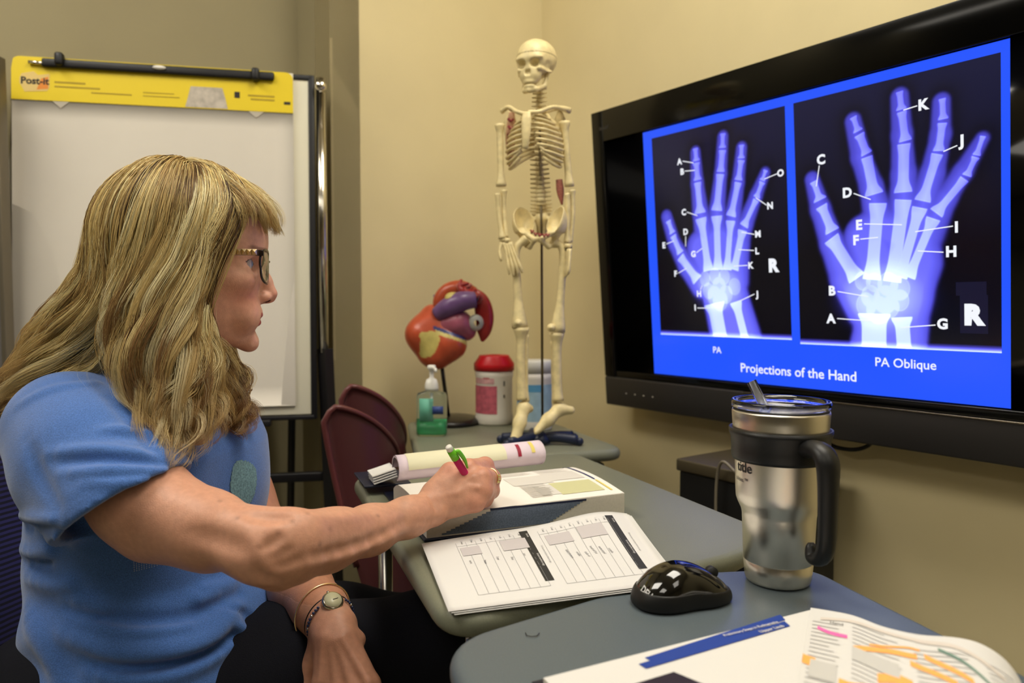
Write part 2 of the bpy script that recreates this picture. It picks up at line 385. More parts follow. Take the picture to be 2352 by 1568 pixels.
softL = [[(1532,498,12),(1550,560,14),(1578,610,20),(1612,650,28)], [(1598,350,11),(1602,420,14),(1610,490,18),(1625,560,28)], [(1661,315,12),(1656,400,14),(1648,480,18),(1648,560,28)],
         [(1704,340,12),(1696,420,14),(1685,490,18),(1680,560,28)], [(1758,397,11),(1737,450,14),(1712,515,18),(1693,570,27)], [(1612,570,34),(1640,630,38)], [(1690,565,32),(1680,640,40)], [(1650,560,40),(1655,640,50),(1668,690,52),(1695,800,60)]]
bL = [((1536,508),(1545,534),6,4,7), ((1547,542),(1563,580),7,5,8), ((1564,590),(1602,642),9,7,12), ((1598,342),(1600,368),6,4,8), ((1600,375),(1603,412),8,5,9), ((1603,420),(1609,488),8,6,13), ((1611,502),(1628,620),13,7,12),
      ((1661,308),(1660,338),6,4,8), ((1660,346),(1656,393),8,6,9), ((1655,401),(1647,482),9,7,13), ((1647,497),(1650,618),13,7,12), ((1704,334),(1703,362),6,4,8), ((1703,369),(1697,412),8,5,9), ((1696,420),(1680,495),8,6,12), ((1679,508),(1671,618),11,6,11),
      ((1759,392),(1752,413),5,3,7), ((1751,419),(1739,452),7,4,8), ((1737,460),(1710,518),7,5,11), ((1706,530),(1687,618),11,7,11), ((1641,698),(1660,800),24,15,18), ((1691,694),(1718,800),14,8,12)]
cL = [(1620,640,11), (1643,634,12), (1664,636,12), (1688,658,13), (1652,658,14), (1668,676,14), (1642,680,15), (1628,668,12), (1655,690,16)]
xray('xray_image', [(1498,318),(1803,243),(1820,782),(1518,766)], softL, bL, cL, 230, 380, .004)
softR = [[(1866,412,16),(1885,480,22),(1912,560,28),(1945,640,38),(1990,710,48)], [(1960,278,18),(1978,360,22),(2002,430,26),(2018,500,34)], [(2067,222,20),(2072,310,23),(2076,400,28),(2078,500,40)], [(2163,233,20),(2161,310,23),(2142,400,28),(2115,490,40)],
         [(2257,318,16),(2212,395,22),(2172,455,27),(2130,530,42)], [(1990,545,52),(2020,620,60)], [(2100,520,58),(2090,600,72),(2065,680,76),(2045,750,84),(2035,830,92)], [(2010,520,40),(2080,540,60)]]
bR = [((1870,418),(1884,458),9,6,16), ((1888,474),(1912,530),14,9,17), ((1911,548),(1968,638),19,13,20), ((1961,270),(1971,300),8,5,11), ((1975,310),(1991,352),12,8,13), ((1992,362),(2008,445),13,11,22), ((2017,468),(2003,640),21,14,22),
      ((2067,212),(2071,250),8,6,12), ((2072,258),(2080,322),11,8,15), ((2077,332),(2075,440),15,12,22), ((2075,460),(2050,645),20,15,22), ((2165,228),(2167,272),8,6,12), ((2165,284),(2157,345),11,8,14), ((2153,355),(2120,460),14,10,21), ((2113,478),(2068,635),19,11,19),
      ((2258,314),(2244,355),7,5,10), ((2241,362),(2222,402),10,6,12), ((2215,412),(2152,488),12,9,20), ((2144,503),(2088,635),18,10,18), ((2008,722),(2008,830),38,28,32), ((2072,730),(2080,830),25,16,20)]
cR = [(1982,645,17), (2008,648,17), (2040,652,22), (2068,662,22), (2034,688,26), (2000,680,20), (2068,690,20), (2018,712,26), (1990,700,22), (2045,705,20)]
xray('xray_image', [(1822,236),(2300,122),(2301,812),(1840,788)], softR, bR, cR, 380, 560, .006)
wt = mat('slide_white', (0, 0, 0), .3, emit=(245, 248, 255), estr=1.0)
def lines(L):
    for a, b in L:
        a, b = tvl(*a), tvl(*b); s = .0009; d = unit(b-a); n_ = np.array([-d[1], d[0]])*s
        mk('leader_line', np.array([tvp(*(a+n_), .0018), tvp(*(a-n_), .0018), tvp(*(b-n_), .0018), tvp(*(b+n_), .0018)]), [(0, 1, 2, 3)], wt, tv, smooth=False)
def letters(L, h, bold=.045, name='caption_letter'):
    for s, px, py in L: a = tvl(px, py); mk(name, *text_on(s, tvp(a[0], a[1]-h/2, .002), U, vup, h, bold), wt, tv, smooth=False)
LL = [('A',1562,371),('B',1568,394),('C',1572,487),('D',1576,532),('E',1526,563),('F',1553,628),('G',1594,583),('H',1607,674),('I',1598,706),('J',1741,675),('K',1725,609),('L',1740,576),('M',1742,537),('N',1770,472),('O',1794,397)]
letters(LL, .0125)
lines([((1569,370),(1594,374)),((1574,393),(1597,391)),((1579,487),(1603,495)),((1576,542),(1576,566)),((1532,560),(1549,553)),((1559,627),(1578,616)),((1601,580),(1614,570)),((1610,665),(1614,655)),((1603,707),(1648,707)),((1734,675),(1698,692)),((1718,609),(1686,611)),((1733,575),(1697,573)),((1734,538),(1704,533)),((1762,471),(1737,454)),((1786,399),(1757,411))])
RL = [('C',1887,366),('D',1947,442),('E',1974,516),('F',1967,551),('B',1912,667),('A',1910,731),('G',2166,743),('H',2186,577),('I',2198,521),('J',2211,322),('K',2121,240)]
letters(RL, .0165)
lines([((1883,380),(1876,428)),((1962,444),(2001,458)),((1986,514),(2073,516)),((1977,549),(2018,545)),((1925,669),(1995,681)),((1924,731),(2006,737)),((2150,746),(2070,752)),((2168,579),(2109,576)),((2190,519),(2103,532)),((2200,334),(2168,348)),((2108,243),(2076,253))])
letters([('R',1777,609)], .024, .06); letters([('R',2236,722)], .030, .07)
letters([('PA',1648,803)], .0135, .012, 'caption_text'); letters([('PA Oblique',2079,834)], .0158, .008, 'caption_text'); letters([('Projections of the Hand',1826,853)], .0185, .012, 'caption_text')
a = tvl(2236, 712)
mk('film_marker', *join(quad(a[0]-.026, a[0]+.020, a[1]+.024, a[1]+.046, .0013), quad(a[0]-.02, a[0]+.022, a[1]-.038, a[1]+.0245, .00135)), mat('marker_glow', (0, 0, 0), .3, emit=(16, 16, 44), estr=1), tv, smooth=False)
# cables under the television
cbm = mat('black_cable', (14, 13, 13), .45)
tag(mk('power_cable', *tube([onpl(1895,1015,N*1.36,N), onpl(1925,1028,N*1.37,N), onpl(1965,1032,N*1.38,N), onpl(1998,1020,N*1.37,N), onpl(2012,985,N*1.34,N)], .004, 8, interp=30), cbm), 'thin black cable looping below the television edge', 'cable')
# black box against the wall below the television
bx0 = onpl(1552, 1050, N*1.17, N); bx1 = onpl(1790, 1106, N*1.17, N); zt = (bx0[2]+bx1[2])/2
L_ = abs((bx1-bx0)@U); mid = (bx0+bx1)/2; dm = mid+N*.10
cab = thing('storage_box', 'black lidded metal box standing against the wall under the television', 'box', (dm[0], dm[1], 0))
bkm = mat('box_black', (7, 7, 7), .55); 
mk('body', *box((dm[0], dm[1], (zt-.025)/2), (L_-.012, .19, zt-.025), axes=[U, N, (0,0,1)], bev=.003), bkm, cab)
o = mk('lid', *box((dm[0], dm[1], zt-.0125), (L_, .20, .025), axes=[U, N, (0,0,1)], bev=.004), mat('box_lid', (70, 62, 44), .5), cab)
gc = [onpl(1690,1085,N*1.15,N), onpl(1660,1060,N*1.15,N), onpl(1647,1095,N*1.155,N), onpl(1644,1180,N*1.155,N), onpl(1648,1260,N*1.155,N), onpl(1650,1330,N*1.155,N)]
tag(mk('grey_cable', *tube(gc, .003, 8, interp=30), mat('grey_cable', (120,112,95), .5)), 'thin grey cable hanging in front of the black box', 'cable')
# ---------------- desks ----------------
TZ = .74
lam = mat('desk_laminate', (122, 124, 106), .38, spec=.35, noise=.10, nscale=700, detail=2)
steel = mat('chrome_tube', (175, 172, 165), .22, metal=1)
def desk(label, pts, rad, legs, n=10, mt=None):
    P = roundpoly(pts, rad, n); c = P.mean(0)
    t = thing('classroom_desk', label, 'desk', (c[0], c[1], 0), 'grey classroom desks along the right wall')
    mk('desktop', *slab(P, TZ-.026, TZ, .012), mt or lam, t)
    ins = [c+(V(p)-c)*k for p, k in legs]
    a = [list(q)+[TZ-.045] for q in ins]
    mk('apron_frame', *tube(np.array(a), .011, 8, closed=True), mat('desk_steel', (150, 148, 140), .3, metal=.9), t, smooth=True)
    for q in ins: mk('leg', *tube(np.array([[q[0], q[1], TZ-.045], [q[0], q[1], 0.0]]), .0125, 12), steel, t)
    return t
def pz(*L): return [onz(x, y, TZ)[:2] for x, y in L]
dp = pz((935, 968), (1262, 958), (1442, 1030), (1075, 1075))
desk('far grey desk against the back wall carrying the skeleton and heart', [dp[0], onz(1265, 966, TZ)[:2], dp[2], onz(958, 1062, TZ)[:2]], [.02, .03, .05, .04], [(p, .8) for p in dp])
q = pz((806, 1092), (1318, 1036), (1760, 1212), (1730, 1272), (1024, 1432))
t2 = [q[0], q[1], q[2], onz(1722, 1268, TZ)[:2], q[4]]
desk('middle grey desk under the open textbook beside the woman', t2, [.05, .05, .02, .05, .06], [(p, .82) for p in (q[0], q[1], q[2], q[4])])
r = [onz(1014, 1470, TZ)[:2], onz(1560, 1308, TZ)[:2], onz(1868, 1300, TZ)[:2], onz(2352, 1540, TZ)[:2]]
r[3] = r[2]+(r[3]-r[2])*1.35
ed = r[3]-r[2]; r4 = r[3]+unit(r[0]-r[1])*.42; r5 = onz(1080, 1640, TZ)[:2]
mixed = [r[0], r[1], r[2], r[3], r4, r5]
lam2 = mat('desk_laminate_tv_tint', (92, 102, 108), .34, spec=.4, noise=.10, nscale=700, detail=2)  # same grey laminate, the television's blue reflection put into its colour
desk('near grey desk under the steel tumbler and mouse', mixed, [.05, .3, .03, .04, .04, .2], [(p, .84) for p in (r[0], r[2], r[3], r4)], mt=lam2)
# bent staple
sp = [onz(x, y, TZ+.0012) for x, y in ((1207, 1452), (1210, 1459), (1221, 1461), (1233, 1460), (1239, 1453))]
tag(mk('staple', *tube(sp, .0004, 6), mat('staple_steel', (70, 68, 66), .3, metal=1)), 'tiny bent open staple lying on the near desk', 'staple')
# ---------------- flip chart easel ----------------
Yc = 1.75; c0 = at(350, 560, Yc); ex = unit([math.cos(R(12)), math.sin(R(12)), 0]); tl = R(4)
en = unit(np.array([ex[1], -ex[0], 0])*math.cos(tl)+np.array([0, 0, math.sin(tl)])); ez = np.cross(en, -ex)
ez = ez if ez[2] > 0 else -ez
def ep(px, py, off=0):
    return onpl(px, py, c0+en*off, en)
def eab(px, py): q = ep(px, py)-c0; return np.array([q@ex, q@ez])
ez0 = ez
easel = thing('flip_chart_easel', 'black framed whiteboard easel holding the flip chart pad', 'easel', (c0[0], c0[1]+.15, 0))
def eb(x0, x1, z0, z1, y0, y1, bev=.002): return box(c0+ex*(x0+x1)/2+ez*(z0+z1)/2+en*(y0+y1)/2, (x1-x0, y1-y0, z1-z0), axes=[ex, en, ez], bev=bev)
aTL, aTR, aBR = eab(22, 125), eab(712, 182), eab(722, 962); aBL = eab(0, 935)
print('easel', aTL, aTR, aBR, aBL)
xL, xR, zT, zB = -.395, aTR[0]+.004, (aTL[1]+aTR[1])/2, aBR[1]
blk = mat('easel_black', (20, 19, 22), .45)
o = mk('whiteboard', *eb(xL+.012, xR-.006, zB+.012, zT-.008, -.012, .004), mat('whiteboard', (226, 221, 200), .12, spec=.6), easel)
mk('frame', *join(eb(xL, xL+.016, zB, zT, -.016, .010), eb(xR-.008, xR+.006, zB, zT, -.016, .008), eb(xL, xR, zT-.012, zT, -.016, .008), eb(xL, xR, zB, zB+.010, -.016, .010)), blk, easel)
chr_ = mat('easel_chrome', (215, 210, 200), .15, metal=1)
gx = xR+.022
def gl(x, z, off=0): return c0+ex*x+ez*z+en*off
for nm, x in (('upright', gx), ('upright', xL-.022)):
    mk(nm, *tube([gl(x, zT-.005, 0), gl(x, zB+.16, 0)], .012, 16), chr_, easel)
    k = (c0[2]+zB+.17)/1.0
    lo = gl(x+.004, zB+.17, 0); foot = V([lo[0]+.03, lo[1]-.0, 0.0])
    mk('leg', *tube([lo, foot+V([0, 0, 0.012])], .019, 4, up=ex), blk, easel, smooth=False)
    mk('hinge_knob', *lathe([(0, 0), (.014, 0), (.014, .012), (.009, .02), (0, .02)], gl(x, zT-.03, .012), 16, axes=[ex, -ez, en]), blk if x < 0 else chr_, easel)
for z in (.62, .45): 
    a, b = gl(xL, 0), gl(xR+.02, 0); 
    mk('crossbar', *box(((a[0]+b[0])/2+.01, (a[1]+b[1])/2, z), (b[0]-a[0], .02, .022), rz=R(12), bev=.003), blk, easel)
for s, x in ((1, xR-.04), (-1, xL+.04)):
    top = gl(x, zT-.1, -.03); mk('rear_leg', *tube([top, V([top[0]-.10, top[1]+.20, .0])], .010, 8), blk, easel)
mk('pen_ledge', *eb(xL+.05, xR-.1, zB-.012, zB+.002, .0, .03), blk, easel)
# flip chart pad
pTL, pTR, pBR, pBL = eab(32, 128), eab(662, 176), eab(692, 930), eab(-5, 905)
px0, px1, pz1, pz0 = (pTL[0]), (pTR[0]+pBR[0])/2, (pTL[1]+pTR[1])/2, pBR[1]
print('pad', px0, px1, pz0, pz1)
pad = thing('flip_chart_pad', 'large white flip chart pad with a yellow header strip on the easel', 'flip chart', tuple(gl(0, pz1, .01)))
paper = mat('pad_paper', (222, 215, 203), .8, noise=.03, nscale=6)
def wav(x, z): return .012+.0015*np.sin(x*9+1)*(pz1-z)*2
def padsurf(off, x0, x1, z0, z1):
    def S(u, v):
        x = x0+(x1-x0)*u; z = z0+(z1-z0)*v; return c0+np.outer(x, ex)+np.outer(z, ez)+np.outer(wav(x, z)+off, en)
    return S
mk('sheet_block', *eb(px0, px1, pz0+.002, pz1, .004, .011, .0005), paper, pad)
mk('front_sheet', *grid(padsurf(0.0, px0, px1, pz0, pz1-.09), 16, 16, th=.0006), paper, pad)
hz = pz1-.098; yel = mat('pad_yellow', (232, 205, 28), .45)
vs, fs = poly_prism(roundpoly([(px0, hz), (px1, hz), (px1, pz1), (px0, pz1)], [.001, .001, .02, .02]), .0125, .0145)
def emap(v): return c0+np.outer(v[:, 0], ex)+np.outer(v[:, 1], ez)+np.outer(v[:, 2], en)
hd = mk('header_strip', emap(vs), fs, yel, pad, smooth=False)
W_ = px1-px0
def hpoly(pts, c=.0150): return emap(poly_prism([(px0+W_*a, hz+.098*b) for a, b in pts], .0143, c)[0]), poly_prism(pts, 0, 1)[1]
mk('header_picture', *hpoly([(.60, .02), (.755, .02), (.745, .30), (.735, .52), (.62, .52), (.61, .25)]), mat('pad_grey_print', (196, 186, 172), .6, noise=.25, nscale=60), hd, smooth=False)
lg = mk('logo', *hpoly([(.028, .38), (.045, .18), (.12, .22), (.128, .30), (.128, .62), (.09, .58), (.075, .66), (.035, .60), (.028, .5)]), mat('logo_cream', (225, 196, 120), .6), hd, smooth=False)
mk('logo_corner', *hpoly([(.085, .24), (.124, .27), (.124, .55), (.1, .5)], .0152), mat('logo_orange', (228, 140, 50), .6), hd, smooth=False)
mk('logo_lettering', *text_on('Post-it', gl(px0+W_*.079, hz+.036, .0155), ex, ez, .015, .03), mat('logo_black', (40, 34, 26), .6), hd, smooth=False)
prt = mat('pad_print', (175, 148, 30), .6)
for a0, a1, b0, b1 in ((.145, .25, .42, .46), (.145, .30, .32, .355), (.27, .41, .22, .25), (.45, .58, .22, .24), (.45, .56, .30, .32), (.83, .93, .36, .40), (.84, .93, .27, .31)):
    mk('small_print', *hpoly([(a0, b0), (a1, b0), (a1, b1), (a0, b1)]), prt, hd, smooth=False)
for a0, a1, b0, b1 in ((.78, .80, .30, .45), (.965, .99, .20, .27)): mk('small_mark', *hpoly([(a0, b0), (a1, b0), (a1, b1), (a0, b1)]), mat('logo_black'), hd, smooth=False)
shm = mat('notch_grey', (188, 180, 165), .7)
for a in (.165, .86): mk('sheet_notch', *[(lambda v, f: (emap(v), f))(*poly_prism([(px0+W_*(a-.03), hz), (px0+W_*a, hz-.016), (px0+W_*(a+.03), hz)], .0125, .0138))][0], shm, pad, smooth=False)
# clamp bar
zb = (eab(370, 166)[1]); b0, b1 = eab(104, 148), eab(632, 186)
cl = thing('clamp_bar', 'long black clamp bar holding the pad to the top of the easel', 'clamp bar', tuple(gl((b0[0]+b1[0])/2, zb, .02)))
mk('bar', *box(gl((b0[0]+b1[0])/2, (b0[1]+b1[1])/2, .020), (b1[0]-b0[0], .010, .020), axes=[ex, en, ez], bev=.0045), blk, cl)
for px, py in ((146, 148), (590, 182)):
    e_ = eab(px, py); mk('clamp_knob', *box(gl(e_[0], e_[1]+.002, .024), (.018, .022, .030), axes=[ex, en, ez], bev=.006), blk, cl)
e_ = eab(372, 165); mk('clamp_emblem', *lathe([(0, 0), (.010, 0), (.009, .003), (0, .004)], gl(e_[0], e_[1], .0255), 20, axes=[ex*1.5, ez*.5, en]), mat('emblem', (225, 222, 215), .3), cl)
e0, e1 = eab(74, 150), eab(106, 153); mk('end_rod', *tube([gl(e0[0], e0[1], .02), gl(e1[0], e1[1], .02)], .004, 10), chr_, cl)
# grey partition panel at the left edge of view
gp = at(4, 600, 1.62)
pn = thing('partition_panel', 'grey upright partition panel at the far left edge', 'partition', (gp[0]-.2, gp[1], 0))
zt = at(10, 130, 1.62)[2]
mk('panel', *box((gp[0]-.195, gp[1], zt/2+.02), (.40, .025, zt-.04), bev=.003), mat('panel_grey', (104, 100, 98), .6), pn)
mk('edge_trim', *box((gp[0]+.008, gp[1], zt/2), (.010, .03, zt), bev=.002), mat('panel_trim', (120, 112, 96), .4, metal=.6), pn)
mk('foot', *box((gp[0]-.15, gp[1], .015), (.3, .3, .03), bev=.004), blk, pn)
# ---------------- stacked burgundy chairs ----------------
bur = mat('burgundy_plastic', (74, 34, 36), .38, spec=.5, bump=.2, bscale=500)
def shell_chair(pL, pR, YL, YR, ztop, label, first):
    A = at(pL, 900, YL); B = at(pR, 900, YR); cx_, cy_ = (A[0]+B[0])/2, (A[1]+B[1])/2
    d = unit([B[0]-A[0], B[1]-A[1], 0]); wdt = np.linalg.norm((B-A)[:2]); nn = -np.array([d[1], -d[0], 0])   # shell opens away from nn
    t = thing('stacking_chair', label, 'chair', (cx_, cy_, 0), 'burgundy stacking chairs behind the desk')
    def S(u, v):
        x = (u-.5)*wdt; e = np.abs(2*u-1); top = ztop-.17*np.clip((u-.06)/.94, 0, 1)**1.35-.03*np.clip((.08-u)/.08, 0, 1)**2
        z = .42+(top-.42)*v; bend = .055*e**2.2-.10*(1-v)**2+.02*v**2
        # waist
        x = x*(1-.10*np.sin(np.pi*np.clip(1-v, 0, 1)))
        return V([cx_, cy_, 0])+np.outer(x, d)+np.outer(bend, nn)+np.outer(z, [0, 0, 1])
    vv, ff = grid(S, 28, 24, th=.010); mk('backrest', vv, ff, bur, t)
    rim = [S(np.array([u]), np.array([1.0]))[0] for u in np.linspace(0, 1, 30)]
    rim = [S(np.array([0.0]), np.array([v]))[0] for v in np.linspace(.3, 1, 14)][:-1]+rim+[S(np.array([1.0]), np.array([v]))[0] for v in np.linspace(1, .3, 14)][1:]
    mk('rim', *tube(rim, .006, 8), mat('burgundy_rim', (96, 48, 48), .35), t)
    def Sq(u, v):
        x = (u-.5)*wdt*.95; y = .40*v; z = .425+.02*(2*u-1)**2-.015*np.sin(np.pi*v)+.0*u
        return V([cx_, cy_, 0])+np.outer(x, d)+np.outer(-(y+.08), nn)+np.outer(z, [0, 0, 1])
    mk('seat', *grid(Sq, 14, 14, th=.010), bur, t)
    for su in (-1, 1):
        for k, sv in ((0, .10), (1, .46)):
            tp = V([cx_, cy_, .41])+d*su*wdt*.36-nn*(sv if k else .16); ft = V([cx_, cy_, 0])+d*su*wdt*.46-nn*(sv+.04 if k else .04)
            mk('leg', *tube([tp, ft], .011, 10), steel, t)
    return t
shell_chair(815, 975, 1.40, 1.62, at(815, 937, 1.42)[2], 'nearer burgundy plastic stacking chair behind the middle desk', True)
shell_chair(850, 985, 1.52, 1.72, at(850, 887, 1.55)[2], 'farther burgundy plastic stacking chair, taller behind the other', False)
# ---------------- steel tumbler ----------------
mb = onz(1786, 1333, TZ); mc = (mb[0], mb[1]+.0)
tum = thing('tumbler', 'stainless steel travel tumbler with black handle, clear lid and straw', 'tumbler', (mc[0], mc[1], TZ))
ss = mat('brushed_steel', (226, 220, 208), .30, metal=1, aniso=.5, bump=.05, bscale=900)
prof = [(0, .001), (.032, .001), (.0338, .003), (.0347, .006), (.0364, .024), (.0359, .0246), (.0365, .0252), (.0385, .074), (.0395, .079), (.0432, .087), (.0450, .092), (.0456, .10), (.0466, .132), (.0486, .156), (.0500, .176), (.0506, .186), (.0500, .188), (.0485, .187), (.0440, .10), (0, .09)]
mk('steel_body', *lathe(prof, (mc[0], mc[1], TZ), 96), ss, tum)
glass = mat('clear_plastic', (245, 247, 255), .03, trans=1, ior=1.45)
lidp = [(0, .183), (.0465, .183), (.0470, .190), (.0512, .191), (.0515, .196), (.0505, .1985), (.0475, .1985), (.0455, .1935), (.043, .1875), (0, .1865)]
lid = mk('lid', *lathe(lidp, (mc[0], mc[1], TZ), 96), glass, tum)
mk('gasket', *tube([V([mc[0]+.0478*math.cos(a), mc[1]+.0478*math.sin(a), TZ+.1885]) for a in np.linspace(0, 2*np.pi, 64, endpoint=False)], .0016, 8, closed=True), mat('gasket', (12, 12, 14), .5), lid)
s0 = V([mc[0]-.019, mc[1]-.012, TZ+.187]); s1 = at(1726, 876, s0[1]+.010)
strawm = mat('straw_plastic', (235, 240, 255), .04, trans=1, ior=1.12)
def hollow(a, b, ro, ri, n=24):
    a, b = V(a), V(b); v1, f1 = tube([a, b], ro, n, cap=False); v2, f2 = tube([a, b], ri, n, cap=False); 
    f2 = [q[::-1] for q in f2]; f = list(f1)+[tuple(i+2*n for i in q) for q in f2]
    for k in range(n):
        j = (k+1) % n; f.append((k, 2*n+k, 2*n+j, j)); f.append((n+k, n+j, 3*n+j, 3*n+k))
    return np.vstack([v1, v2]), f
st0 = s0+(s0-s1)*.9
tag(mk('drinking_straw', *hollow(st0, s1, .0052, .0038), strawm), 'clear plastic straw sticking out of the tumbler lid', 'straw')
hb = mat('handle_black', (22, 22, 23), .42)
hnd = mk('handle', *lathe([(.0470, .136), (.0495, .1345), (.0508, .138), (.0506, .146), (.0515, .158), (.0535, .163), (.0536, .168), (.0496, .168), (.0480, .150), (.0470, .136)], (mc[0], mc[1], TZ), 96, closed=False), hb, tum)
ha = R(-77); hx = np.array([math.cos(ha), math.sin(ha), 0])
def hp(r, z): return V([mc[0], mc[1], TZ+z])+hx*r
gv, gf = tube([hp(.044, .152), hp(.058, .156), hp(.072, .155), hp(.081, .146), hp(.083, .128), hp(.083, .10), hp(.0825, .07), hp(.079, .056), hp(.072, .048), hp(.062, .047), hp(.058, .056), hp(.057, .060)], [.012, .012, .0125, .0125, .0115, .0105, .010, .010, .0095, .0085, .006, .003], 16, flat=.75, up=hx, interp=60)
mk('grip', gv, gf, hb, hnd)
# printed word wrapped round the cup
def wrap(s, a0, zc, h, rr, bold=0):
    v, f = text_mesh(s, bold); a = a0+v[:, 0]*h/rr; z = zc+v[:, 1]*h
    return np.stack([mc[0]+(rr+.0003)*np.cos(a), mc[1]+(rr+.0003)*np.sin(a), TZ+z], 1), f
ink = mat('cup_ink', (30, 28, 30), .5)
va = math.atan2(-mc[1], -mc[0])
mk('lettering', *wrap('title', va-.88, .1235, .0105, .0465, .02), ink, tum, smooth=False)
mk('lettering', *wrap('bilities.™', va-.98, .1125, .0042, .0462), ink, tum, smooth=False)
# ---------------- computer mouse ----------------
m0 = onz(1474, 1392, TZ); m1 = onz(1662, 1376, TZ); mcn = (onz(1472, 1391, TZ)+onz(1657, 1371, TZ))/2; mcn[2] = TZ
md = unit((onz(1665, 1350, TZ)-onz(1480, 1375, TZ))*[1, 1, 0]); mn_ = np.array([-md[1], md[0], 0]); mM = np.array([md, mn_, [0, 0, 1]])
def mloc(P): return (P-mcn)@mM.T
def f_mouse(P):
    q = mloc(P); x, y, z = q.T
    top = .0375-.010*(x/.05)**2-.16*np.clip(x+.004, 0, 1)-.10*np.clip(-x-.03, 0, 1); ww = .0305-.003*np.exp(-(x/.02)**2)-.0012*(x/.05)
    k = (np.abs(x+.000)/.052)**2.6+(np.abs(y)/ww)**2.5+(np.abs(z-.004)/np.maximum(top, .006))**2.3
    return smax((k**(1/2.5)-1)*.022, -(z-.0015), .003)
vs, fs = sdf_mesh(f_mouse, mcn+[-.065, -.065, -.004], mcn+[.065, .065, .05], .0013); vs = relax(vs, fs, 2)
mouse = thing('computer_mouse', 'glossy black computer mouse on the near desk', 'mouse', tuple(mcn))
q = mloc(vs); seam = np.abs(q[:, 2]-(.018-.12*q[:, 0]*np.sign(q[:, 0])*0-.05*np.clip(q[:, 0], 0, 1)))
vs = vs-np.outer(np.exp(-(seam/.0010)**2)*.0006, [0, 0, 0])
mk('shell', vs, fs, mat('mouse_gloss', (7, 7, 8), .09, spec=.6, coat=.6), mouse)
def f_side(P):
    q = mloc(P); x, y, z = q.T; d = f_mouse(P)-.0006; return smax(smax(d, z-(.0185-.11*np.clip(x, 0, 1)), .0008), -(f_mouse(P)+.0012), .0005)
vs, fs = sdf_mesh(f_side, mcn+[-.065, -.065, -.004], mcn+[.065, .065, .05], .0012); mk('side_grip', vs, fs, mat('mouse_matte', (14, 14, 14), .5), mouse)
wc = mcn+md*.034+V([0, 0, .0262]); mk('scroll_wheel', *tube([wc-mn_*.0035, wc+mn_*.0035], .0062, 20), mat('mouse_rubber', (20, 20, 20), .6), mouse)
lo_, lf = text_mesh('DELL', .03)
# lettering lies on the rear hump: project the flat text along its facing direction
def on_mouse(P, dirv):
    P = P.copy()
    for _ in range(40): P = P+np.outer(f_mouse(P)-.0004, dirv)
    return P
fd = unit(np.array([0, 0, CAMZ])-(mcn+V([0, 0, .02]))); fd = unit(fd-md*.5)
o_ = onpl(1481, 1362, mcn-md*.05+V([0, 0, .02]), md); tx = unit(np.cross([0, 0, 1], fd)); tx = unit(tx*.9-V([0, 0, .42])); ty = unit(np.cross(fd, tx))
tx_, ty_ = (tx if tx[0] > 0 else -tx), (ty if ty[2] > 0 else -ty)
P = o_+np.outer(lo_[:, 0]*.0052, tx_)+np.outer((lo_[:, 1]-.5)*.0062, ty_)+fd*.004
P = on_mouse(P, -fd); mk('lettering', P, lf, mat('silver_print', (200, 200, 200), .4), mouse, smooth=False)
# ---------------- worksheets ----------------
def quadS(c00, c10, c11, c01, bow0=0, bow1=0, bump=None):
    c00, c10, c11, c01 = map(V, (c00, c10, c11, c01))
    def S(u, v):
        u_, v_ = u[:, None], v[:, None]
        P = (c00*(1-u_)+c10*u_)*(1-v_)+(c01*(1-u_)+c11*u_)*v_
        if bump is not None: P = P+bump(u, v)
        return P
    return S
def decal(S, u0, u1, v0, v1, nu=12, nv=2, lift=.0004): 
    P, f = grid(S, nu, nv, u0, u1, v0, v1); P[:, 2] += lift; return P, f
def warp_text(S, s, u, v, hu, hv, bold=0, rot=0, lift=.0005):
    vt, f = text_mesh(s, bold); c_, s_ = math.cos(rot), math.sin(rot); x = vt[:, 0]*c_-vt[:, 1]*s_; y = vt[:, 0]*s_+vt[:, 1]*c_
    P = S(u+x*hu, v-y*hv); P[:, 2] += lift; return P, f
white = mat('white_paper', (219, 217, 214), .75)
def wb(u, v):
    z = .007*np.sin(np.pi*np.clip(u, 0, 1))*(1-v)+.016*np.exp(-((u-.88)/.25)**2)*(1-v)**1.5*1.0
    P = np.zeros((len(u), 3)); P[:, 2] = z; P[:, 1] += 0.010*np.sin(np.pi*u)*(1-v)*-.3; return P
zs = TZ+.0035
wS = quadS(onz(968, 1248, zs+.004), onz(1440, 1200, zs), onz(1560, 1336, zs+.002), onz(1030, 1404, zs), bump=wb)
for k, (dx, dy, lab) in enumerate(((.006, -.002, 'blank white sheet, lowest of the worksheets beside the mouse'), (.003, -.001, 'white sheet showing a thin edge under the top worksheet'), (0, 0, 'printed worksheet with grey and black tables between textbook and mouse'))):
    S = (lambda u, v, dx=dx, dy=dy, k=k: wS(u, v)+V([dx, dy, -.0024+.0012*k]))
    t = tag(mk('worksheet', *grid(S, 30, 20, th=.0003), white), lab, 'paper', 'worksheets on the desk')
    top = t
ink = mat('print_black', (44, 44, 42), .6); gi = mat('print_grey', (196, 190, 190), .7); li = mat('print_line', (150, 150, 150), .7); hand = mat('handwriting', (95, 95, 100), .7)
def part(nm, mesh, m, par=None): return mk(nm, mesh[0], mesh[1], m, par or top, smooth=False)
for ub in (.455, .885):
    part('table_header', decal(wS, ub-.018, ub+.022, .06, .80, 2, 12), ink)
    part('header_text', warp_text(wS, 'Structure identified on image', ub+.008, .52, .0105, .0105, .0, rot=-math.pi/2, lift=.0008), white)
    part('header_text', warp_text(wS, 'Structure', ub+.008, .14, .0105, .0105, .0, rot=-math.pi/2, lift=.0008), white)
    part('small_caption', warp_text(wS, 'Fill in the name of each part shown on page', ub+.045, .45, .010, .010, 0, rot=-math.pi/2), li)
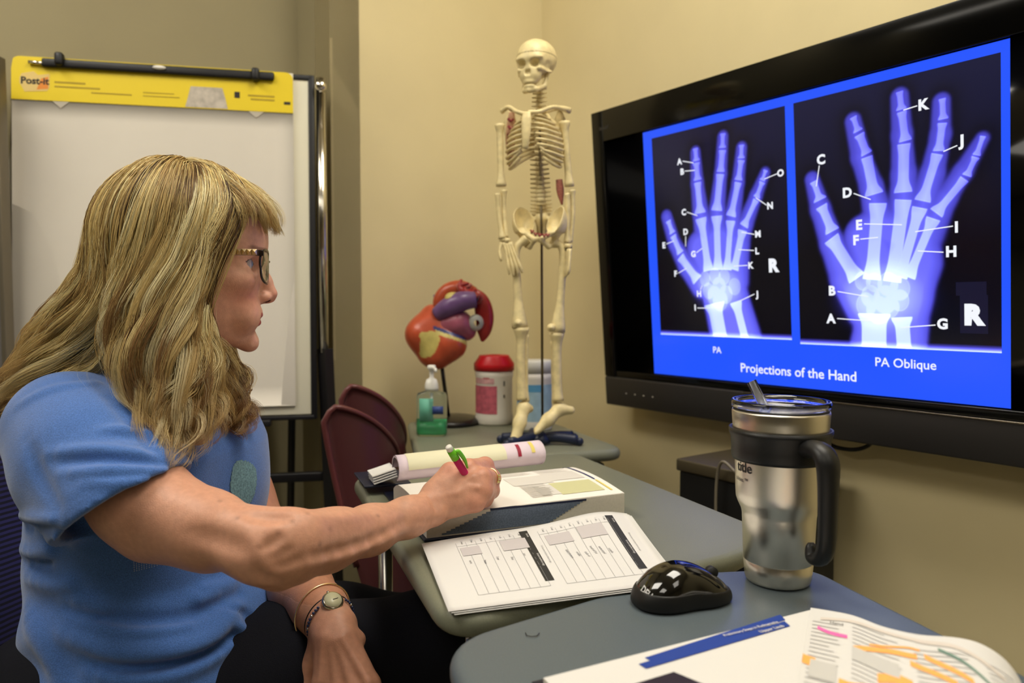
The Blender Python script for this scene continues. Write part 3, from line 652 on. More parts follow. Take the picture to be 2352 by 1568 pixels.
for u0, n in ((.14, 7), (.52, 8)):
    du = .044
    for k in range(n+1):
        u = u0+k*du
        part('table_line', decal(wS, u, u+.0013, .10+.0*k, .86, 2, 10), li)
        if k < n:
            part('row_label', warp_text(wS, random.choice(['1. tuft', '2. base', '3. head', '4. shaft', '5. neck']), u+du*.55, .10, .010, .012, 0, rot=-math.pi/2), hand)
    part('table_line', decal(wS, u0, u0+n*du, .86, .863, 8, 2), li); part('table_line', decal(wS, u0, u0+n*du, .155, .158, 8, 2), li)
for a, b, c, d in ((.15, .235, .19, .32), (.33, .45, .17, .33), (.54, .66, .19, .34), (.70, .83, .16, .33)): part('grey_block', decal(wS, a, b, c, d, 6, 4, .0006), gi)
wr = ['distal phalanx', 'middle', 'shaft of', 'head of 3rd', 'metacarpal', 'carpals']
for k in range(6): part('handwritten_note', warp_text(wS, wr[k], .60+k*.038, .50+.02*(k % 3), .012, .016, 0, rot=-math.pi/2+.1), hand)
for k in range(5): part('printed_answer', warp_text(wS, ['matrix', 'Phalanx', 'Carpal', 'Distal', 'Joint'][k], .165+k*.06, .42+.03*(k % 2), .011, .013, 0, rot=-math.pi/2), hand)
# ---------------- open textbook, middle desk ----------------
zc = TZ; A = onz(980, 1236, zc+.004); B = onz(1434, 1184, zc+.004); eb1 = unit((B-A)*[1, 1, 0]); eb2 = np.array([-eb1[1], eb1[0], 0]); bw = np.linalg.norm((B-A)[:2])
TH = .036; dep = .20
bkc = (A+B)/2+eb2*dep*.6
tb = thing('open_textbook', 'thick open textbook with thumb index under her writing hand', 'book', (bkc[0], bkc[1], TZ))
navy = mat('book_navy', (22, 28, 50), .4); pg = mat('book_pages', (226, 220, 208), .7, noise=.05, nscale=300)
AXb = [eb1, eb2, (0, 0, 1)]
def bp(u, v, z): return A*[1, 1, 0]+np.outer(np.atleast_1d(u)*bw, eb1)+np.outer(np.atleast_1d(v), eb2)+np.outer(np.atleast_1d(z)+TZ+0*np.atleast_1d(u), [0, 0, 1])
def bbox_(u0, u1, v0, v1, z0, z1, bev=.0015):
    c = (bp((u0+u1)/2, (v0+v1)/2, (z0+z1)/2))[0]; return box(c, ((u1-u0)*bw, v1-v0, z1-z0), axes=AXb, bev=bev)
mk('cover', *join(bbox_(-.015, 1.02, -.004, dep+.06, .0, .004), bbox_(-.12, .14, dep+.055, dep+.16, .012, .016)), navy, tb)
def ztop(u, v): return TH+.006*np.sin(np.pi*np.clip(v/dep, 0, 1))*1.0-.010*np.clip((v-dep*.8)/(dep*.2), 0, 1)**2-.004*(1-u)
def Sp(u, v): return bp(u, v*dep, ztop(u, v*dep))
v1, f1 = grid(Sp, 24, 20); n1 = len(v1); lowv = v1.copy(); lowv[:, 2] = TZ+.004
idx = np.arange(n1).reshape(24, 20); e = np.concatenate([idx[:, 0], idx[-1, 1:], idx[-2::-1, -1], idx[0, -2:0:-1]])
mk('page_block', np.vstack([v1, lowv]), f1+[tuple(i+n1 for i in q[::-1]) for q in f1]+[(a, b, b+n1, a+n1) for a, b in zip(e, np.roll(e, -1))], pg, tb, smooth=False)
# blue thumb index on the fore edge, stepped
tmb = mat('thumb_index_blue', (112, 126, 150), .7, noise=.25, nscale=500); 
for k in range(12):
    zz0 = .006+(TH-.010)*k/12; zz1 = .006+(TH-.010)*(k+1)/12; u0 = .07+.021*k; u1 = .60+.0155*k
    mk('index_tab', *bbox_(u0, u1, -.0006, .001, zz0, zz1+.0001, 0), tmb, tb, smooth=False)
mk('index_edge', *bbox_(.30, .79, -.0008, .004, TH-.0045, TH-.0022, 0), mat('thumb_index_dark', (24, 32, 66), .6), tb, smooth=False)
def zt2(u, v): return bp(u, v*dep, ztop(u, v*dep)+.0004)
ppr = mat('book_page', (236, 231, 222), .7)
pgp = mk('page', *grid(zt2, 20, 16, .0, 1, .005, .97), ppr, tb)
cr = mat('page_cream', (226, 222, 190), .7); lv = mat('page_lavender', (222, 205, 215), .7); ol = mat('page_olive', (200, 198, 150), .7); gy = mat('page_grey', (214, 209, 200), .7); nb = mat('page_navy', (60, 66, 110), .6); ye = mat('page_yellow', (226, 208, 110), .7)
for nm, u0, u1, v0, v1_, m in (('grey_block', .52, .74, .38, .62, gy), ('grey_block', .60, .70, .12, .34, gy), ('picture', .70, .93, .10, .36, ol), ('grey_block', .74, .93, .42, .66, gy)):
    mk(nm, *decal(Sp, u0, u1, v0, v1_, 8, 6, .0009), m, tb, smooth=False)
rr_ = random.Random(3); ls = []
for blk_u in ((.30, .50), (.53, .72), (.74, .93)):
    for k in range(16):
        v = .68+k*.018
        if v < .95: ls.append(decal(Sp, blk_u[0], blk_u[0]+(blk_u[1]-blk_u[0])*rr_.uniform(.6, 1), v, v+.005, 6, 2, .0009))
for k in range(14): ls.append(decal(Sp, .54, .54+.14*rr_.uniform(.6, 1), .10+k*.02, .106+k*.02, 6, 2, .0012))
for x_ in (0, 14, 28, 42, len(ls)-14):
    q_ = ls[x_:x_+14]
    if q_ and x_ <= len(ls)-14: mk('text_lines', *join(*q_), mat('page_textgrey', (188, 182, 172), .7), tb, smooth=False)
# right margin pages fanned with navy and yellow edge strips
def Sf(u, v): return bp(.965+.05*(u-.5)+0*v, v*dep, ztop(u, v*dep)+.003*u)
mk('edge_strip', *decal(Sp, .955, .966, .35, .95, 2, 10, .0012), nb, tb, smooth=False); mk('edge_strip', *decal(Sp, .955, .966, .08, .33, 2, 8, .0012), ye, tb, smooth=False)
# rolled leaves along the far side
ro = .021
def roll(s, off=0, u0=.02, u1=.86):
    def S(u, v):
        a = -1.2+v*4.6; rad = ro*(1-.10*v); cu = u0+(u1-u0)*u
        y = dep+.012-np.cos(a)*rad*1.35; z = TH-.002+ro+np.sin(a)*rad*.95*1.0-.004+.008*u
        return bp(cu, y, z+off)
    return S
lf_ = mk('rolled_leaves', *grid(roll(0), 20, 40, th=.003), lv, tb)
def rollp(u0, u1, a0, a1, off=.0007):
    def S(u, v):
        a = a0+(a1-a0)*v; rad = ro+off; cu = .02+.84*(u0+(u1-u0)*u); vv = (a+1.2)/4.6; r2 = ro*(1-.10*vv)+off
        return bp(cu, dep+.012-np.cos(a)*r2*1.35, TH-.002+ro+np.sin(a)*r2*.95-.004+.008*(u0+(u1-u0)*u))
    return S
mk('cream_panel', *grid(rollp(.06, .72, .0, 1.9), 12, 24), cr, lf_); mk('red_tab', *grid(rollp(.80, .825, .1, 1.2), 3, 16), mat('page_red', (150, 20, 50), .6), lf_); mk('yellow_tab', *grid(rollp(.90, .925, .3, 1.4), 3, 16), ye, lf_)
for k in range(4):
    def Sg(u, v, k=k): return bp(.06-.13*u, dep+.05+.05*v+.004*k, .019+.003*k+.010*(1-u)+0*v)
    mk('loose_leaf', *grid(Sg, 8, 6, th=.0008), white, tb)
# ---------------- open textbook, near desk ----------------
A2 = onz(1243, 1552, TZ+.012); B2 = onz(1856, 1397, TZ+.020); f1_ = unit((B2-A2)*[1, 1, 0]); f2_ = np.array([f1_[1], -f1_[0], 0]); fw = np.linalg.norm((B2-A2)[:2])
nbk = thing('open_textbook', 'large open textbook with orange highlighting at the lower right corner', 'book', tuple((A2+B2)/2*[1, 1, 0]+f2_*.12+V([0, 0, TZ])))
navy2 = mat('book_cover_dark', (20, 24, 44), .35)
def b2(u, y, z): return A2*[1, 1, 0]+np.outer(np.atleast_1d(u)*fw, f1_)+np.outer(np.atleast_1d(y), f2_)+np.outer(np.atleast_1d(z)+TZ+0*np.atleast_1d(u), [0, 0, 1])
c = b2(.5, .115, .0022)[0]; mk('cover', *join(box(c, (fw*1.03, .25, .004), axes=[f1_, f2_, (0, 0, 1)], bev=.0015)), navy2, nbk)
def ST(u, v): return b2(u, .004+.236*v, .012+.008*u+.006*np.sin(np.pi*np.clip(v, 0, 1)*.5)*0)
v1, f1 = grid(ST, 20, 12); n1 = len(v1); lowv = v1.copy(); lowv[:, 2] = TZ+.0043; idx = np.arange(n1).reshape(20, 12); e = np.concatenate([idx[:, 0], idx[-1, 1:], idx[-2::-1, -1], idx[0, -2:0:-1]])
mk('page_block', np.vstack([v1, lowv]), f1+[tuple(i+n1 for i in q[::-1]) for q in f1]+[(a, b, b+n1, a+n1) for a, b in zip(e, np.roll(e, -1))], pg, nbk, smooth=False)
mk('page', *decal(ST, .0, 1, .0, 1, 16, 10, .0004), white, nbk)
def uv2(px, py, z=.018):
    q = onz(px, py, TZ+z)-A2; return np.array([q@f1_/fw, (q@f2_-.004)/.236])
hb_ = mat('header_blue', (28, 62, 150), .5)
def pxpoly(L, z=.017, lift=.0008):
    u = np.array([uv2(*p, z) for p in L]); P = ST(u[:, 0], u[:, 1]); P[:, 2] += lift; return P, [tuple(range(len(L)))]
mk('header_bar', *pxpoly([(1481, 1505), (1497, 1514), (1804, 1430), (1792, 1418)]), hb_, nbk, smooth=False)
mk('header_bar', *pxpoly([(1467, 1519), (1484, 1530), (1815, 1444), (1802, 1433)], lift=.0010), hb_, nbk, smooth=False)
ta, tb_ = uv2(1565, 1491), uv2(1800, 1430); tm = (ta+tb_)/2
mk('header_text', *warp_text(ST, 'Preliminary Steps in Radiography', uv2(1728, 1448)[0], uv2(1728, 1448)[1], .0031/fw, .0036/.236, .01, rot=0, lift=.0016), white, nbk, smooth=False)
mk('header_text', *warp_text(ST, 'Upper Limb', uv2(1776, 1450)[0], uv2(1776, 1450)[1], .0038/fw, .0042/.236, .01, lift=.0016), white, nbk, smooth=False)
mk('dark_picture', *pxpoly([(1420, 1572), (1548, 1538), (1660, 1585), (1560, 1640)]), mat('picture_dark', (30, 18, 34), .5), nbk, smooth=False)
# right-hand pages: curved leaf block
ept = [(1862, 1396, .021), (1900, 1402, .026), (1960, 1414, .031), (2030, 1440, .033), (2110, 1458, .037), (2190, 1464, .042), (2250, 1478, .041), (2305, 1512, .034), (2342, 1560, .022), (2352, 1600, .008)]
epw = np.array([onz(x, y, TZ+z) for x, y, z in ept]); es = spline(epw, 60); dv = unit([-.42, -.90, 0])*.30
def SR_(u, v):
    t = np.clip(u, 0, 1)*59; i = np.minimum(t.astype(int), 58); k = (t-i)[:, None]; P = es[i]*(1-k)+es[i+1]*k; P = P+v[:, None]*dv; return P
v1, f1 = grid(SR_, 50, 14); n1 = len(v1); lowv = v1.copy(); lowv[:, 2] = TZ+.0043; lowv[:, :2] = lowv[:, :2]; idx = np.arange(n1).reshape(50, 14); e = np.concatenate([idx[:, 0], idx[-1, 1:], idx[-2::-1, -1], idx[0, -2:0:-1]])
mk('page_block', np.vstack([v1, lowv]), f1+[tuple(i+n1 for i in q[::-1]) for q in f1]+[(a, b, b+n1, a+n1) for a, b in zip(e, np.roll(e, -1))], pg, nbk)
pr_ = mk('page', *decal(SR_, 0, 1, 0, 1, 50, 14, .0004), white, nbk)
def uvR(px, py):
    best = None; U_, W2_ = np.meshgrid(np.linspace(0, 1, 90), np.linspace(0, 1, 90), indexing='ij'); P = SR_(U_.ravel(), W2_.ravel())-[0, 0, CAMZ]
    dcam = P[:, 1]*C_-P[:, 2]*S_; up = P[:, 1]*S_+P[:, 2]*C_; x = 1176+P[:, 0]/dcam*F; y = 784-up/dcam*F
    i = np.argmin((x-px)**2+(y-py)**2); return U_.ravel()[i], W2_.ravel()[i]
org = mat('highlight_orange', (255, 178, 92), .7); pnk = mat('highlight_pink', (248, 110, 180), .7)
def stroke(p0, p1, p2, dvv, m, lift=.0010):
    q = np.array([uvR(*p) for p in (p0, p1, p2)]); t = spline(q, 16)
    def S(u, v):
        i = np.clip(u*15, 0, 14.999); k = i.astype(int); fr = (i-k)[:, None]; c = t[k]*(1-fr)+t[np.minimum(k+1, 15)]*fr; return SR_(c[:, 0], c[:, 1]+dvv*v)
    P, f = grid(S, 16, 4); P[:, 2] += lift; mk('highlight', P, f, m, nbk, smooth=False)
stroke((1880, 1440), (1912, 1452), (1948, 1462), .022, pnk)
for a in (((1750, 1475), (1800, 1495), (1872, 1512), .035), ((1765, 1488), (1810, 1504), (1868, 1520), .03), ((1962, 1484), (2040, 1492), (2105, 1504), .030), ((2000, 1478), (2080, 1484), (2115, 1492), .012), ((2125, 1505), (2180, 1530), (2235, 1562), .03), ((2090, 1520), (2150, 1540), (2200, 1568), .03), ((2015, 1546), (2060, 1552), (2100, 1568), .05), ((1930, 1562), (1960, 1568), (2000, 1574), .03)): stroke(*a, org)
stroke((2150, 1492), (2215, 1520), (2285, 1580), .020, mat('rule_green', (110, 140, 125), .7)); stroke((1885, 1418), (1990, 1436), (2100, 1466), .02, mat('rule_beige', (216, 206, 196), .7)); stroke((2100, 1466), (2200, 1486), (2310, 1560), .025, mat('rule_beige'))
mk('page_heading', *(lambda v, f: (SR_(uvR(1922, 1436)[0]+v[:, 0]*.018, uvR(1922, 1436)[1]-v[:, 1]*.018)+[0, 0, .0012], f))(*text_mesh('Hand')), ink, nbk, smooth=False)
ls = []; rr_ = random.Random(5)
for c0_, wd, v0, nl in ((.03, .15, .10, 26), (.22, .16, .06, 26), (.42, .2, .10, 26), (.66, .17, .12, 24)):
    ls = []
    for k in range(nl if c0_ < .6 else 12):
        v = v0+k*.026
        if v < .97: ls.append(decal(SR_, c0_, c0_+wd*rr_.uniform(.7, 1), v, v+.005, 10, 2, .0009))
    mk('text_lines', *join(*ls), mat('page_textdark', (188, 186, 184), .7), nbk, smooth=False)
for c0_, c1_, v0, v1_ in ((.22, .37, .22, .30), (.44, .60, .30, .42), (.05, .17, .36, .46)): mk('grey_block', *decal(SR_, c0_, c1_, v0, v1_, 10, 6, .0011), mat('page_block_grey', (200, 198, 194), .7), nbk, smooth=False)
# ---------------- hand sanitizer ----------------
sb = onz(992, 1000, TZ); sz = thing('sanitizer_bottle', 'clear pump bottle of green hand sanitizer beside the burgundy chairs', 'bottle', (sb[0], sb[1], TZ))
def at_(px, py): return at(px, py, sb[1])
hw_, hh_ = .5*np.linalg.norm(at_(1027, 950)-at_(957, 950)), at_(992, 902)[2]-TZ
def ovl(wx, wy, z, n=32, p=3.2):
    a = np.arange(n)/n*2*np.pi; c, s = np.cos(a), np.sin(a); return np.stack([sb[0]+wx*np.sign(c)*np.abs(c)**(2/p), sb[1]+wy*np.sign(s)*np.abs(s)**(2/p), np.full(n, TZ+z)], 1)
def stack(rings):
    n = len(rings[0]); vs = np.vstack(rings); fs = [tuple(range(n))[::-1], tuple((len(rings)-1)*n+k for k in range(n))]
    for i in range(len(rings)-1):
        for k in range(n): fs.append((i*n+k, i*n+(k+1) % n, (i+1)*n+(k+1) % n, (i+1)*n+k))
    return vs, fs
wx, wy = hw_, hw_*.55
mk('bottle_body', *stack([ovl(wx*.9, wy*.85, .0005), ovl(wx, wy, .006), ovl(wx, wy, hh_*.9), ovl(wx*.92, wy*.9, hh_), ovl(.014, .014, hh_+.006, p=2), ovl(.014, .014, hh_+.012, p=2)]), mat('bottle_clear', (225, 240, 235), .05, trans=.95, ior=1.2), sz)
mk('green_gel', *stack([ovl(wx*.85, wy*.8, .004), ovl(wx*.94, wy*.92, .009), ovl(wx*.94, wy*.92, hh_*.40)]), mat('green_gel', (70, 205, 130), .1, trans=.55, ior=1.33), sz)
mk('dip_tube', *tube([V([sb[0], sb[1], TZ+.01]), V([sb[0], sb[1], TZ+hh_])], .003, 10), mat('white_plastic', (232, 230, 222), .35), sz)
mk('back_label', *box((sb[0]-wx*.30, sb[1]-wy*.97, TZ+hh_*.63), (wx*.9, .001, hh_*.52)), mat('label_green', (110, 190, 165), .5, alpha=.8), sz)
mk('blue_label', *box((sb[0]+wx*.45, sb[1]-wy*1.0, TZ+hh_*.62), (wx*.7, .002, .018)), mat('label_navy', (50, 70, 130), .5), sz)
hz_ = at_(988, 893)[2]-TZ; zt_ = at_(988, 838)[2]-TZ
pm = mk('pump', *lathe([(0, hh_+.006), (.015, hh_+.006), (.016, hh_+.012), (.015, hz_+.012), (.012, hz_+.022), (.005, hz_+.026), (.005, zt_-.012), (.009, zt_-.010), (.010, zt_-.002), (.007, zt_), (0, zt_)], (sb[0], sb[1], TZ), 28), mat('white_plastic'), sz)
mk('nozzle', *tube([V([sb[0], sb[1], TZ+zt_-.006]), V([sb[0]+.012, sb[1]-.028, TZ+zt_-.007]), V([sb[0]+.013, sb[1]-.032, TZ+zt_-.013])], .0035, 8), mat('white_plastic'), pm)
# ---------------- wipe tubs ----------------
def tub(px, pyb, pyt, pxw, lidcol, body, label, lidh, octo):
    b = onz(px, pyb, TZ); k = b[1]/F; r = pxw/2*k; h = (pyb-pyt)*k*.995; t = thing('wipes_tub', label, 'tub', (b[0], b[1], TZ), 'tubs of wipes on the far desk')
    hb2 = h-lidh
    mk('tub_body', *lathe([(0, .001), (r*.93, .001), (r*.98, .006), (r*.99, .02), (r*.96, .03), (r*.96, hb2*.85), (r, hb2*.9), (r, hb2), (0, hb2)], (b[0], b[1], TZ), 48), mat('tub_white', (226, 220, 208), .45), t)
    n = 8 if octo else 48
    mk('tub_lid', *lathe([(0, hb2+.0005), (r*1.06, hb2+.0005), (r*1.06, hb2+lidh*.45), (r*.80, h-.003), (r*.78, h), (r*.35, h), (r*.3, h-.004), (0, h-.004)] if octo else [(0, hb2+.0005), (r*1.02, hb2+.0005), (r*1.02, h-.004), (r*.97, h), (0, h)], (b[0], b[1], TZ), 48), lidcol, t)
    def arc(name, a0, a1, z0, z1, m, off=.0006, par=None):
        va = math.atan2(-b[1], -b[0]); S = lambda u, v: np.stack([b[0]+(r*.965+off)*np.cos(va+a0+(a1-a0)*u), b[1]+(r*.965+off)*np.sin(va+a0+(a1-a0)*u), TZ+z0+(z1-z0)*v], 1)
        return mk(name, *grid(S, 24, 2), m, par or t)
    return t, arc, b, r, h
t, arc, b, r, h = tub(1135, 972, 813, 88, mat('lid_red', (200, 22, 32), .35), None, 'white wipes tub with a red lid behind the skeleton legs', .038, True)
arc('pink_label', -1.45, .15, .03, .10, mat('label_pink', (196, 96, 112), .6, noise=.3, nscale=80)); arc('pink_label', -1.3, .0, .105, .125, mat('label_pale', (222, 170, 170), .6, noise=.3, nscale=80)); arc('red_emblem', -.60, -.25, .118, .140, mat('label_red', (176, 40, 60), .6), .001)
arc('black_print', .52, .60, .10, .112, mat('logo_black')); arc('black_print', .52, .60, .07, .078, mat('logo_black'))
t, arc, b, r, h = tub(1228, 985, 824, 84, mat('lid_white', (228, 226, 216), .4), None, 'white wipes tub with pale blue label and white lid', .03, False)
arc('blue_label', -1.5, 1.2, .018, .112, mat('label_paleblue', (160, 190, 205), .6, noise=.12, nscale=50)); arc('blue_band', -1.5, .5, .095, .112, mat('label_blue', (86, 150, 190), .6), .001); arc('navy_mark', -1.35, -1.0, .07, .088, mat('label_navy'), .0012)
# ---------------- heart model ----------------
hY = onz(1030, 975, TZ)[1]; hk = hY/F
def H(px, py, dy=0): return at(px, py, hY+dy)
ht = thing('heart_model', 'painted anatomical heart model on a round black stand', 'heart model', tuple(onz(1030, 975, TZ)))
bs = onz(1030, 972, TZ)
mk('stand_base', *lathe([(0, .0005), (.080, .0005), (.083, .004), (.082, .010), (.074, .016), (.012, .020), (0, .020)], bs, 48), mat('stand_black', (28, 23, 18), .3), ht)
mk('stand_rod', *tube([bs+V([0, 0, .018]), H(1012, 820, .0)], .005, 12), mat('stand_black'), ht)
red, yl, pur, pk, dr, bl = [np.array(lin(c)) for c in ((188, 82, 52), (206, 190, 110), (92, 66, 106), (170, 92, 112), (140, 34, 32), (62, 66, 120))]
hc = H(995, 775)
def f_vent(P):
    d = chain(P, [H(992, 725, .01), H(972, 768), H(988, 808, 0)], [.028, .039, .034], .03)
    d = smin(d, chain(P, [H(1010, 745), H(1035, 790, -.01), H(1008, 818, -.01)], [.030, .034, .030], .03), .03)
    return d+.0008*nz(P, 60, 4)
vs, fs = sdf_mesh(f_vent, hc-.13, hc+.13, .0028); vs = relax(vs, fs, 1)
yw = np.clip(1-np.abs(chain(vs, [H(985, 758, -.06), H(970, 800, -.06), H(960, 830, -.06)], [.001]*3, .01)-.03)/.006, 0, 1)
pxs = 1176+vs[:, 0]/vs[:, 1]*F; pys = 701.7-(vs[:, 2]-CAMZ)/vs[:, 1]*F
yellow = ((np.hypot((pxs-985)/26, (pys-790-(pxs-985)*-.6)/30)+.25*nz(vs, 120, 9)) < 1) | ((np.hypot((pxs-975)/14, (pys-770)/10)+.25*nz(vs, 150, 2)) < 1) | (np.abs(pys-(768+(pxs-1020)*.35)) < 4+2*nz(vs, 90, 2)) & (pxs > 1000)
blue = (np.abs(pys-(760+(pxs-1020)*.35)) < 4) & (pxs > 995)
col = np.where(yellow[:, None], yl, red); col = np.where(blue[:, None], bl, col)
gv_ = mat('model_paint', (255, 255, 255), .28, vcol=True, spec=.5, noise=.15, nscale=50)
o = mk('ventricles', vs, fs, gv_, ht, col=col)
def f_atr(P): return chain(P, [H(1025, 745, -.01), H(1052, 742, -.012), H(1072, 760, 0)], [.024, .028, .024], .03)
vs, fs = sdf_mesh(f_atr, hc-.13, hc+.15, .003); mk('atrium', vs, fs, gv_, ht, col=np.repeat(pk[None], len(vs), 0))
def colmk(nm, m, c, par): return mk(nm, m[0], m[1], gv_, par, col=np.repeat(np.array(c)[None], len(m[0]), 0))
colmk('pulmonary_trunk', tube([H(1004, 722, -.02), H(1030, 705, -.032), H(1060, 692, -.034), H(1092, 688, -.028)], [.019, .024, .025, .020], 24, interp=20), pur*1.5, ht)
colmk('vessel_opening', lathe([(0, 0), (.014, 0), (.014, .002), (0, .002)], H(1096, 688, -.034), 20, axes=[[.2, -.9, .3], [.3, .3, .9], [.9, .1, -.2]]), np.array(lin((40, 26, 46))), ht)
colmk('aorta', tube([H(1015, 720, .0), H(1012, 690, 0), H(1030, 668, 0), H(1060, 662, .0), H(1090, 672, .01)], [.018, .019, .020, .020, .014], 20, interp=24), red*.9, ht)
colmk('yellow_patch', tube([H(1022, 704, -.030), H(1036, 686, -.036), H(1048, 674, -.026)], [.004, .016, .005], 16, interp=16), yl, ht)
colmk('vena_cava', tube([H(1008, 730, .01), H(1006, 700, .01), H(1004, 676, .01)], [.011, .010, .010], 16, interp=10), np.array(lin((120, 104, 140))), ht)
def Sw(u, v):
    a = (u-.5); px = 1100+22*v+0*u; py = 690+95*u+0*v; Y = hY+.01+.02*v-.03*np.sin(u*3.1)
    p = [at(x_, y_, Y_) for x_, y_, Y_ in zip(1085+28*np.sin(np.pi*np.clip(u*.8+.1, 0, 1))*v+14*v, 672+112*u, hY-.012+.03*v)]
    return np.array(p)
colmk('lung_vessel_lobe', tube([H(1082, 668, .0), H(1104, 690, -.004), H(1113, 725, -.006), H(1112, 760, -.006), H(1108, 784, -.002)], [.012, .020, .023, .018, .004], 20, flat=.55, interp=24, up=[1, 0, 0]), dr*1.25, ht)
for k in range(16):
    a = k/15; x0 = 1055+45*a; p = [H(x0-2, 684+10*a, -.012), H(x0+4, 670+12*a, -.024-.004*(k % 3)), H(x0+rr_.uniform(-8, 8), 656+26*a+rr_.uniform(-4, 4), -.024+.006*(k % 2)), H(x0+8+rr_.uniform(-8, 8), 646+34*a+rr_.uniform(-6, 6), -.018)]
    colmk('branching_vessel', tube(p, [.0075, .0065, .0055, .0035], 8, interp=10), [dr*1.4, np.array(lin((190, 110, 100)))][k % 2], ht)
colmk('white_ring', lathe([(.008, 0), (.018, .002), (.021, .010), (.017, .018), (.010, .016), (.008, 0)], H(1095, 742, -.03), 24, axes=[[.3, -.1, .95], [.9, .3, -.3], [-.3, .95, .1]], closed=False), np.array(lin((190, 190, 180))), ht)
# ---------------- seated woman ----------------
HO = at(500, 620, .97); HF = unit([.930, .367, 0]); HB = np.array([HF[1], -HF[0], 0]); HZ = np.array([0, 0, 1.])   # face forward, toward camera side, up
HM = np.array([HF, HB, HZ])
def hl(P): return (P-HO)@HM.T*1000       # to head millimetres
def hw(a, b, c): return HO+(HF*a+HB*b+HZ*c)/1000
person = thing('person', 'seated woman with long wavy blonde hair, blue t-shirt and glasses writing in a textbook', 'person', (at(330, 1400, .98)[0], .98, .46))
_c = [-110, -105, -99, -92, -84, -77, -63, -47, -30, -10, 8, 20, 34, 46, 70, 95, 120]
_af = [24, 38, 43.5, 45, 43.5, 43.5, 47, 50, 49.5, 49.5, 52.5, 55.5, 56.5, 56, 51, 38, 15]
_w = [16, 27, 34, 40, 46, 50, 56, 60, 64, 67, 66, 65, 66, 67, 66, 58, 40]
def f_head(P):
    q = hl(P); a, b, c = q.T; s = np.abs(b); q2 = np.stack([a, s, c], 1)
    af = np.interp(c, _c, _af); ww = np.interp(c, _c, _w); aw = -22.
    ra = np.where(a > aw, af-aw, 52.); ex = np.interp(c, [-105, -60, 0, 60], [1.9, 2.05, 2.2, 2.1])
    k = (np.abs(a-aw)/ra)**ex+(np.abs(b)/ww)**ex
    d = (k**(1/ex)-1)*np.minimum(ra, ww)*.9
    d = smax(d, -(c+109), 10); d = smax(d, c-75, 10)
    # underside of the jaw rises toward the ear
    n_ = np.array([-.36, 0, -.93]); d = smax(d, (a-34)*n_[0]+(c+107)*n_[2], 12)
    cr = ell(q2, (-38, 0, 44), (94, 74, 84)); d = smin(d, cr, 25)
    # cheekbone, cheek, brow ridge
    d = smin(d, ell(q2, (22, 46, -14), (22, 16, 13)), 16)
    d = smin(d, ell(q2, (33, 26, -58), (16, 20, 20)), 16)
    d = smin(d, rc(q2, V((50, 8, 17)), V((40, 40, 21)), 6, 5), 10)
    # eye socket
    d = smax(d, -ell(q2, (50, 32, 6), (16, 18, 11)), 9)
    # nose
    no = rc(q2, V((53, 0, 6)), V((60, 0, -14)), 6.0, 7.0)
    no = smin(no, rc(q2, V((58, 0, -12)), V((64.8, 0, -30)), 7.5, 9.0), 6)
    no = smin(no, ell(q2, (51, 0, -20), (10, 9, 18)), 5); no = smin(no, ell(q2, (56, 10.5, -35), (9, 6.2, 6.5)), 5)
    no = smin(no, ell(q2, (58, 0, -38), (12, 5.5, 5.5)), 4)
    d = smin(d, no, 7)
    d = smax(d, -ell(q2, (59.5, 7.6, -41.0), (6.0, 3.6, 3.4)), 1.5)
    # nasolabial softness and lips
    d = smin(d, ell(q2, (46.5, 10, -54), (7, 13, 6.5)), 5)
    d = smin(d, ell(q2, (48.6, 7, -58.5), (6.0, 14, 3.9)), 2.5)
    lo = ell(q2, (45.6, 6, -68.0), (6.8, 13, 5.4)); d = smin(d, lo, 3)
    cu = np.sqrt(np.maximum(0, (a-(47.5-.020*b*b))**2))*0
    slit = chain(q2, [V((50, 0, -62.4)), V((47, 13, -62.6)), V((39, 26, -63.8))], [1.7, 1.6, 1.2], 1.); d = smax(d, -slit, 1.4)
    d = smax(d, -ell(q2, (41.5, 25, -63), (5, 3.0, 2.6)), 4)
    d = smin(d, ell(q2, (36.5, 0, -94), (10.5, 17, 12)), 10)
    # lids around the eyeball
    e0 = np.array([29.5, 31.5, 7.2]); lid = np.linalg.norm(q2-e0, axis=1)-13.0
    lid = smax(lid, -ell(q2, (39.5, 35.5, 6.9), (13.5, 17, 5.5)), 1.0)
    lid = smax(lid, -(np.linalg.norm(q2-e0, axis=1)-11.2), .5)
    d = smin(d, lid, 2.2); d = smax(d, -ell(q2, (41, 36.5, 6.9), (12.5, 17, 5.3)), 1.2)
    # ear
    er = ell(q2, (-22, 72, -6), (15, 5, 27)); d = smin(d, er, 5)
    # neck
    d = smin(d, rc(q2, V((-42, 0, -50)), V((-78, 0, -178)), 50, 52), 22)
    return d/1000
